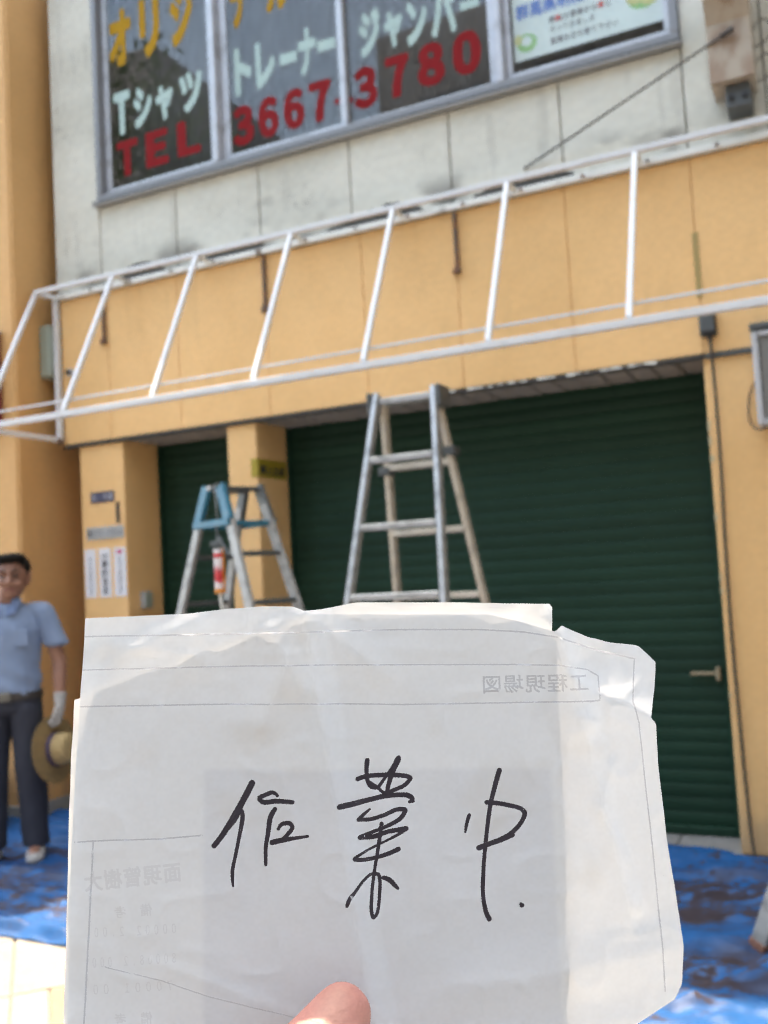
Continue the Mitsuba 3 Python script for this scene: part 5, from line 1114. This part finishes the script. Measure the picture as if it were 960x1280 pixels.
def sheet_mesh(outline, step, zf):
    poly = Polygon(outline)
    ring = np.array([poly.exterior.interpolate(t).coords[0] for t in np.arange(0, poly.exterior.length, step * 0.9)])
    jit = 0.15 * (meshkit.noise(np.c_[ring / 3.0, ring[:, :1] * 0]) - 0.5)
    ring = ring + jit[:, None]
    x0, y0, x1, y1 = poly.bounds
    G = np.stack(np.meshgrid(np.arange(x0, x1, step), np.arange(y0, y1, step)), -1).reshape(-1, 2)
    G[:, 0] += (np.round((G[:, 1] - y0) / step) % 2) * step / 2
    inn = shapely.contains_xy(poly.buffer(-step * 0.5), G[:, 0], G[:, 1])
    pts = np.vstack([ring, G[inn]])
    tri = Delaunay(pts).simplices
    c = pts[tri].mean(1)
    tri = tri[shapely.contains_xy(poly, c[:, 0], c[:, 1])]
    a, b, cc = pts[tri[:, 0]], pts[tri[:, 1]], pts[tri[:, 2]]
    ar = (b[:, 0] - a[:, 0]) * (cc[:, 1] - a[:, 1]) - (b[:, 1] - a[:, 1]) * (cc[:, 0] - a[:, 0])
    tri = np.where((ar < 0)[:, None], tri[:, ::-1], tri)
    return trimesh.Trimesh(to_world(pts, zf(pts)), tri, process=False), pts


RX0, RY0 = [(-50.11, -70.85), (47.92, -138.12)][0]
RX1 = [(46.72, -100.04), (47.92, -138.12)][0][0]


def paper_col(p, n, uv):
    x, y = uv.x * 200 - 100, uv.y * 200 - 160
    f = fbm(x * 0.05, y * 0.05, 1, 4)
    fine = fbm(x * 1.1, y * 1.1, 2, 2)
    c = mix((0.685, 0.71, 0.745), (0.645, 0.67, 0.70), f) * (0.975 + 0.05 * fine)
    edge = 1.1 + 0.0 * x
    r = smoothstep(RX0 - edge, RX0 + edge, x + y * 0.012) * smoothstep(RX1 + edge, RX1 - edge, x + y * 0.03 + 3.0) * smoothstep(RY0 + edge, RY0 - edge, y)
    c = mix(c, c * mi.Color3f(0.915, 0.92, 0.94), r)                                   # grey block printed on the other side
    s = smoothstep(0.62, 0.8, fbm(x * 0.035 + 7, y * 0.05, 5, 3))
    return mix(c, (0.56, 0.55, 0.53), s * 0.35)


scene['m_paper'] = {'type': 'principledthin', 'base_color': proc(paper_col), 'roughness': 0.7, 'spec_tint': 0.0, 'diff_trans': 0.44, 'eta': 1.3}
scene['m_paper_back'] = {'type': 'principledthin', 'base_color': rgb(0.66, 0.68, 0.70), 'roughness': 0.7, 'diff_trans': 0.9, 'eta': 1.3}
FRONT = [(-83.85, -29.74), (-68.96, -29.08), (-54.52, -28.42), (-42.97, -27.09), (-33.18, -26.42), (-25.39, -26.42), (-22.71, -27.31), (-20.69, -28.42), (-8.9, -28.64), (8.9, -28.64), (28.7, -28.64), (38.24, -30.63), (47.75, -33.5), (49.78, -31.73), (57.71, -35.04), (64.33, -36.58), (72.29, -37.46), (77.25, -42.06), (76.37, -49.27), (74.58, -57.3), (75.86, -58.81), (76.17, -70.42), (77.15, -81.08), (78.13, -91.65), (80.26, -106.3), (81.57, -118.71), (81.03, -128.56), (78.98, -132.43), (68.13, -138.73), (55.17, -147.21), (-85.72, -147.21), (-85.58, -139.13), (-85.94, -110.45), (-85.58, -95.85), (-85.07, -78.96), (-84.7, -63.98), (-84.21, -52.31), (-83.88, -42.28)]
BACK = [(-86.9, -52.51), (-84.26, -51.63), (-82.4, -33.54), (-17.96, -27.3), (-7.86, -25.29), (17.97, -25.29), (47.61, -25.74), (46.98, -35.76), (48.34, -148.18), (-87.28, -148.18), (-87.5, -129.79), (-87.66, -106.94), (-87.6, -83.65), (-87.31, -66.44)]
SP = thing('paper_sheet', 'creased white sheet with handwritten black characters held up in front of the camera', 'paper')
fm_, fpts = sheet_mesh(FRONT, 1.15, relief)
add('sheet', fm_, 'm_paper', SP, smooth=True, uv=np.c_[(fpts[:, 0] + 100) / 200, (fpts[:, 1] + 160) / 200])
BP = thing('paper_sheet', 'second white sheet behind the handwritten one, showing past its top and left edges', 'paper')
bm_, bpts = sheet_mesh(BACK, 2.2, lambda p: relief(p) - 0.7 - 1.9 * np.clip((-28 - p[:, 1]) / 25, 0, 1) - 1.6 * meshkit.fbm(np.c_[p / 30, p[:, :1] * 0], 3, 31))
scene[BP] = mikit.ply(bm_, 'm_paper_back', smooth=True)


def drape(polys, off, dens=1.2):
    """Flat drawing (mm) laid on the sheet, off mm in front of it."""
    ms = []
    for p in polys:
        for g in getattr(p, 'geoms', [p]):
            if g.area < 1e-4:
                continue
            g = shapely.segmentize(g, dens)
            v, f = trimesh.creation.triangulate_polygon(g, engine='earcut')
            m = trimesh.Trimesh(np.c_[v, np.zeros(len(v))], f, process=False)
            m = m.subdivide_to_size(dens * 1.5, max_iter=12) if len(f) else m
            ms.append(m)
    m = cat(ms)
    xy = np.array(m.vertices)[:, :2]
    w = to_world(xy, relief(xy) + off)
    n = np.cross(w[m.faces[:, 1]] - w[m.faces[:, 0]], w[m.faces[:, 2]] - w[m.faces[:, 0]]) @ PNA
    f = np.where((n < 0)[:, None], m.faces[:, ::-1], m.faces)
    return trimesh.Trimesh(w, f, process=False)


mat('m_marker', proc(lambda p, n, uv: mix((0.012, 0.010, 0.018), (0.030, 0.025, 0.040), fbm(p.x * 900, p.y * 900, p.z * 900, 2))), 0.55)
MMPX = 0.2225


def stroke(pts, taper=(1.0, 1.0), smooth_=True):
    """pts: (x, y, width px): a pen stroke of changing width."""
    p = np.array([q[:2] for q in pts], float)
    w = np.array([q[2] for q in pts], float) * MMPX
    d = np.r_[0, np.cumsum(np.hypot(*np.diff(p, axis=0).T))]
    from scipy.interpolate import PchipInterpolator
    n = max(8, int(d[-1] / 0.7))
    t = np.linspace(0, d[-1], n)
    q, ww = PchipInterpolator(d, p)(t), PchipInterpolator(d, w)(t)
    ww = ww * (1 + 0.10 * (meshkit.noise(np.c_[t * 0.9, t * 0 + d[-1], t * 0]) - 0.5))
    blobs = [LineString([q[i], q[i + 1]]).buffer((ww[i] + ww[i + 1]) / 4, 6) for i in range(n - 1)]
    return unary_union(blobs).simplify(0.02)


STROKES = {
    'left': [
        [(-36.05, -74.48, 8), (-38.6, -79.38, 8), (-41.78, -84.9, 7.5), (-44.53, -89.12, 7), (-46.23, -91.23, 6.5)],
        [(-44.53, -89.54, 3), (-42.4, -86.8, 3.5), (-40.48, -84.26, 4.5), (-39, -81.72, 5), (-38.54, -83.2, 5.5), (-39.33, -88.49, 5), (-40.33, -93.75, 4.5), (-41.12, -98.37, 4.5), (-40.85, -101.71, 2.5)],
        [(-29.03, -77.68, 4), (-30.34, -76.83, 5), (-32.08, -77.47, 5.5), (-34.03, -78.53, 5.5), (-32.71, -79.59, 6), (-29.23, -79.17, 6), (-24.86, -79.38, 5)],
        [(-29.64, -81.29, 5.5), (-30.92, -83.63, 6.5), (-31.52, -87.85, 5.5), (-32.11, -92.07, 5), (-32.06, -96.06, 4)],
        [(-28.7, -86.59, 4), (-27.42, -85.11, 5), (-25.68, -84.9, 5.5), (-24.8, -85.95, 5.5), (-26.08, -87.85, 5), (-28.23, -89.75, 5), (-30.4, -90.17, 6.5), (-27.8, -89.54, 6.5), (-24.33, -88.91, 4.5), (-20.64, -88.28, 3.5)],
    ],
    'mid': [
        [(-4.6, -68.49, 6.5), (-4.81, -70.85, 5.5), (-4.59, -73.63, 5), (-3.49, -75.55, 5), (-1.97, -75.76, 4.5), (-0.44, -74.06, 4), (2.19, -70.42, 4), (3.94, -67.85, 7)],
        [(3.94, -68.28, 6.5), (2.19, -72.13, 6), (1.31, -74.7, 5.5), (0.87, -76.83, 5)],
        [(-7.21, -73.42, 6), (-3.94, -72.56, 5.5), (1.09, -72.35, 6), (5.47, -72.56, 5.5), (7.21, -73.2, 5.5), (5.9, -74.91, 5), (2.18, -76.62, 5), (0.44, -77.25, 4.5), (-2.18, -75.34, 3.5), (-4.81, -73.63, 3)],
        [(-11.99, -80.44, 7), (-7.63, -79.81, 7), (-3.27, -78.74, 6), (1.09, -77.89, 6), (5.46, -77.68, 6), (7.42, -78.32, 6.5), (7.85, -79.17, 5.5), (6.98, -79.59, 3)],
        [(-3.92, -81.51, 2.5), (-5.88, -83.2, 4.5), (-6.97, -84.26, 5), (-4.79, -84.26, 5), (-0.44, -83.2, 5), (4.36, -81.51, 5.5), (5.88, -81.72, 6), (4.79, -83.63, 5.5), (2.18, -85.32, 5), (-1.74, -87.01, 4), (-6.52, -88.91, 6), (-3.91, -88.91, 6), (1.09, -87.43, 5.5), (6.09, -86.59, 6), (4.35, -87.85, 4), (0, -90.17, 3), (-4.34, -92.28, 3), (-8.02, -94.38, 4.5), (-5.42, -94.8, 5), (-1.08, -93.96, 5), (3.91, -92.07, 6)],
        [(-0.65, -85.32, 5), (-1.09, -88.49, 5), (-1.74, -92.7, 4.5), (-2.6, -97.95, 4), (-3.24, -103.17, 4), (-3.45, -107.33, 4.5), (-2.8, -109.83, 4.5), (-1.94, -109, 4), (-1.29, -105.25, 4), (-1.08, -101.08, 4.5), (-1.51, -98.78, 4.5), (-3.03, -98.58, 4), (-5.41, -100.04, 3.5), (-7.56, -102.55, 4), (-9.28, -104.63, 5), (-9.92, -106.3, 4)],
        [(-0.22, -99.62, 4), (1.51, -100.25, 6), (2.81, -101.5, 5.5), (3.67, -102.34, 4)],
    ],
    'right': [
        [(31.72, -71.28, 6), (30.36, -75.76, 6), (28.99, -81.08, 5.5), (27.8, -89.54, 5), (27.07, -96.9, 5), (26.79, -103.17, 5), (27.38, -107.96, 5.5), (28.43, -110.45, 6)],
        [(28.13, -79.81, 6), (30.96, -80.02, 5.5), (34.44, -80.66, 5.5), (37.48, -81.51, 5.5), (38.55, -82.78, 6), (37.65, -84.9, 5.5), (35.43, -87.43, 5.5), (32.15, -89.54, 6), (28.66, -90.81, 6), (25.82, -91.86, 6.5)],
        [(29.31, -90.6, 6), (32.58, -89.54, 6), (35.2, -88.49, 5)],
        [(23.3, -83.2, 4.5), (22.63, -85.32, 4.5), (22.17, -87.64, 2.5)],
        [(37.1, -106.71, 4.5), (37.31, -107.13, 4.5), (37.53, -106.92, 4)],
    ],
}
for nm in ('left', 'mid', 'right'):
    add('handwriting', drape([unary_union([stroke(s) for s in STROKES[nm]])], 0.06), 'm_marker', SP, label={'left': 'first handwritten black character', 'mid': 'tall second handwritten black character', 'right': 'third handwritten black character with a dot'}[nm])
# print showing through from the back
scene['m_print'] = {'type': 'principledthin', 'base_color': rgb(0.47, 0.49, 0.53), 'roughness': 0.8, 'diff_trans': 0.5, 'eta': 1.3}
scene['m_print_faint'] = {'type': 'principledthin', 'base_color': rgb(0.60, 0.62, 0.655), 'roughness': 0.8, 'diff_trans': 0.5, 'eta': 1.3}


def pl(pts, w=1.6):
    return LineString(pts).buffer(w * MMPX / 2, 3)


lines = [
    pl([(-83.68, -34.82), (-62.16, -34.38), (-39.97, -33.94), (-22.21, -33.5), (4.44, -32.83), (26.66, -32.83), (38.86, -33.5), (48.83, -35.04), (57.64, -37.9), (64.25, -39.65), (71.07, -41.19), (70.51, -45.56), (69.65, -52.75), (71.03, -58.59), (72.48, -76.83), (74.09, -95.85), (75.62, -116.65), (76.28, -130.19)], 1.8),
    pl([(-83.82, -44.03), (-53.1, -43.16), (-22.57, -42.5), (4.43, -42.5), (35.41, -42.5), (48.68, -42.72), (57.06, -44.03), (60.12, -45.78), (60.18, -52.31), (57.31, -52.75)], 1.6),
    pl([(-84.15, -54.05), (-52.88, -53.4), (-22.04, -52.96), (4.41, -53.4), (35.26, -52.96), (59.96, -52.53)], 1.8),
    pl([(-84.67, -90.6), (-73.84, -89.96), (-60.82, -89.54), (-49.54, -88.49)], 1.8), pl([(-79.48, -90.17), (-79.89, -104.21), (-80.22, -120.77), (-80.65, -140.15)], 2.2),
    pl([(-75.42, -123.23), (-59.91, -126.51), (-47, -130.6), (-19.18, -136.7)], 1.2),
]
add('printed_lines', drape(lines, 0.03), 'm_print', SP, label='faint grey rules showing through the sheet')


def quad_text(text, q, **kw):
    """Text between two points on its base line (mm) with a height."""
    (xa, ya), (xb, yb), hgt = q
    L = math.hypot(xb - xa, yb - ya)
    ps = line_of(text, 0, L, 0, hgt, **kw)
    a = math.degrees(math.atan2(yb - ya, xb - xa))
    return [affinity.translate(affinity.rotate(p, a, origin=(0, 0)), xa, ya) for p in ps]


add('printed_text', drape(quad_text('工程現場図', (*[(26.91, -50.79), (57.36, -50.14)], 25 * MMPX), mirror=True, bold=1.2, gap=0.05), 0.03), 'm_print', SP, label='mirrored grey kanji heading showing through at upper right')
bl_ = quad_text('面現管樹大', (*[(-81.62, -104.21), (-54.49, -100.88)], 26 * MMPX), mirror=True, bold=3.0, gap=0.06)
bl_ += quad_text('備 考', (*[(-73.22, -110.86), (-62.48, -109.83)], 16 * MMPX), mirror=True, bold=2.0, gap=0.06)
bl_ += quad_text('00002 2.00', (*[(-79.07, -116.24), (-55.47, -114.59)], 16 * MMPX), mirror=True, bold=1.0, gap=0.06)
bl_ += quad_text('80008.2 000', (*[(-79.25, -124.06), (-55.3, -122.21)], 16 * MMPX), mirror=True, bold=1.0, gap=0.06)
bl_ += quad_text('70001 00', (*[(-79.03, -131.01), (-56, -129.37)], 16 * MMPX), mirror=True, bold=1.0, gap=0.06)
bl_ += quad_text('備 考', (*[(-72.4, -138.53), (-61.77, -137.92)], 16 * MMPX), mirror=True, bold=2.0, gap=0.06)
add('printed_text', drape(bl_, 0.03), 'm_print_faint', SP, label='very faint mirrored print at lower left')
add('printed_dash', drape([pl([(39.05, -29.54), (42.21, -29.54)], 2.0)], -2.0), 'm_marker', BP)

# ------------------------------------------------------------------ the holding hand (same local millimetres)
def skin_col(p, n, uv):
    c = mix((0.47, 0.255, 0.20), (0.40, 0.185, 0.145), fbm(p.x * 160, p.y * 160, p.z * 160, 3))
    c = mix(c, (0.46, 0.19, 0.165), smoothstep(0.4, 0.7, fbm(p.x * 60 + 5, p.y * 60, p.z * 60, 2)) * 0.6)
    return c * (0.93 + 0.14 * fbm(p.x * 1500, p.y * 1500, p.z * 1500, 2))


mat('m_hand', proc(skin_col), 0.5, spec=0.4, bump=proc(lambda p, n, uv: fbm(p.x * 900, p.y * 900, p.z * 1700, 3), eps=1e-4), bump_scale=0.0004)
scene['m_nail'] = {'type': 'twosided', 'bsdf': {'type': 'principled', 'base_color': rgb(0.50, 0.30, 0.27), 'roughness': 0.28, 'specular': 0.5}}
HD = thing('hand', 'hand gripping the paper from below, only its thumb visible at the bottom of the picture', 'hand')
t0, t1, t2, t3 = [(-10.93, -130.32), (-17.04, -140.5), (-19.37, -156.75), (-30.19, -187.11)]
base = np.array([t3[0], t3[1]])
hch = [
    [((*t0, 11.0), (7.6, 7.6, 7.5)), ((*t1, 17.5), (12.6, 12, 10.5)), ((t2[0], t2[1], 19), (10.5, 11, 10.5)), ((t3[0], t3[1], 11), (12.5, 13, 12.5)), ((t3[0] - 6, t3[1] - 32, -6), 16)],
]
mcps = [(-22, -222, -22), (-4, -230, -26), (12, -238, -27), (25, -250, -25)]
tips = [(-4, -158, -11), (14, -162, -12), (27, -172, -12), (36, -188, -12)]
rad = [9.2, 9.4, 9.0, 8.0]
wrist = np.array([-50.0, -312.0, -18.0])
for m_, tp, r_ in zip(mcps, tips, rad):
    m_, tp = np.array(m_, float), np.array(tp, float)
    a_ = m_ * 0.55 + tp * 0.45 + [0, 4, -12]
    b_ = m_ * 0.25 + tp * 0.75 + [0, 2, -7]
    hch.append([(wrist + (m_ - wrist) * 0.15, 16), (wrist + (m_ - wrist) * 0.6, 13.5), (m_, r_ + 2)])
    hch.append([(m_, r_ + 1.2), (a_, r_), (b_, r_ - 0.8), (tp, r_ - 1.8)])
hch.append([(np.array([t3[0] - 6, t3[1] - 32, -6]), 16), (wrist + [8, 12, 2], 19)])
hch.append([(wrist, (27, 22, 19)), (wrist + [-14, -70, 12], (30, 28, 24)), (wrist + [-50, -200, 60], (40, 40, 36))])
hb = body(hch, 2.6, 10, 24)
vloc = np.array(hb.vertices)
vloc = vloc + 0.35 * (meshkit.fbm(vloc / 2.2, 3)[:, None] - 0.5) * hb.vertex_normals
hb = trimesh.Trimesh(to_world(vloc[:, :2], vloc[:, 2]), hb.faces, process=False)
add('skin', hb, 'm_hand', HD, smooth=True)
# thumb nail: a curved plate on the camera side of the tip
ta, tb_ = np.array([*t0, 11.0]), np.array([*t1, 17.5])
axv = (ta - tb_) / np.linalg.norm(ta - tb_)
sd_ = np.cross(axv, [0, 0, 1.0]); sd_ /= np.linalg.norm(sd_)
nn_ = np.cross(sd_, axv)
gu, gv = np.meshgrid(np.linspace(-1, 1, 15), np.linspace(0, 1, 15), indexing='ij')
pts_ = []
for a_, b_ in zip(gu.ravel(), gv.ravel()):
    wv = 6.6 * (1 - 0.18 * b_ ** 3)
    a2 = a_ * (1 if b_ < 0.75 else math.sqrt(max(0.0, 1 - ((b_ - 0.75) / 0.27) ** 2)))
    along = -4.5 + 13.5 * b_
    rr = 8.7 + (11.0 - 8.7) * (1 - b_) * 0.6
    ph = a2 * wv / rr
    c = tb_ + axv * (3.5 + along)
    pts_.append(c + sd_ * rr * math.sin(ph) + nn_ * (rr * math.cos(ph) * 0.93 + 0.1 - 1.9 * b_))
pts_ = np.array(pts_)
nf = []
for i in range(14):
    for j in range(14):
        a = i * 15 + j
        nf += [[a, a + 15, a + 16], [a, a + 16, a + 1]]
add('thumb_nail', trimesh.Trimesh(to_world(pts_[:, :2], pts_[:, 2]), nf, process=False), 'm_nail', HD, smooth=True)

# ------------------------------------------------------------------ across the street (seen only in the window panes)
OB = thing('opposite_building', 'plain grey building across the street, seen only as a reflection in the windows', 'building')
add('wall', box(-8.6, 32.0, -24.0, -14.0, -0.12, 13.5, 0.05), 'm_opposite', OB)
for zf in (1.2, 4.3, 7.4, 10.3):
    for xw in np.arange(-7.6, 8.0, 2.6):
        add('window', box(xw, xw + 1.5, -13.995, -13.96, zf, zf + 1.5, 0.01), 'm_dark_window', OB)
O2 = thing('opposite_building', 'tall block across the street behind the camera, out of the picture', 'building')
add('wall', box(5.5, 45.0, -30.0, -10.5, -0.12, 27.0, 0.05), 'm_opposite', O2)
RB = thing('corner_building', 'tall plain building further right on the same side, out of the picture', 'building')
add('wall', box(2.75, 20.0, -3.0, 9.0, -0.1, 13.0, 0.05), 'm_opposite', RB)
O3 = thing('opposite_building', 'long grey block across the street, seen darkly in the leftmost window pane', 'building')
add('wall', box(-34.0, -14.7, -26.0, -14.0, -0.12, 15.2, 0.05), 'm_opposite', O3)
TR = thing('street_tree', 'leafy street tree reflected in the leftmost window pane', 'tree')
tp_ = spline([(-8.2, -6.1, -0.1), (-8.15, -6.1, 2.5), (-8.3, -6.0, 4.5), (-8.2, -6.1, 7.5)], 20)
add('trunk', tube(tp_, np.linspace(0.16, 0.05, 20), 10), 'm_bark', TR, smooth=True)
rng = np.random.default_rng(2)
for k in range(7):
    z0 = 3.6 + k * 0.5
    a = rng.uniform(0, 6.28)
    p0 = np.array([-8.22, -6.05, z0])
    p1 = p0 + [1.2 * math.cos(a), 1.2 * math.sin(a), 0.9]
    add('limb', tube(spline([p0, (p0 + p1) / 2 + [0, 0, 0.1], p1], 8), np.linspace(0.05, 0.015, 8), 6), 'm_bark', TR, smooth=True)
cen = rng.normal(size=(24, 3)) * [0.45, 0.6, 0.9] + [-8.0, -6.05, 7.5]
lv, lf = [], []
for c in cen:
    n = 90
    p = c + rng.normal(size=(n, 3)) * 0.26
    for q in p:
        u = rng.normal(size=3); u /= np.linalg.norm(u)
        w = np.cross(u, rng.normal(size=3)); w /= np.linalg.norm(w)
        s = 0.055
        b = len(lv)
        lv += [q - u * s * 1.5, q + w * s * 0.7, q + u * s * 1.5, q - w * s * 0.7]
        lf += [[b, b + 1, b + 2], [b, b + 2, b + 3]]
add('crown', trimesh.Trimesh(lv, lf, process=False), 'm_leaf', TR)
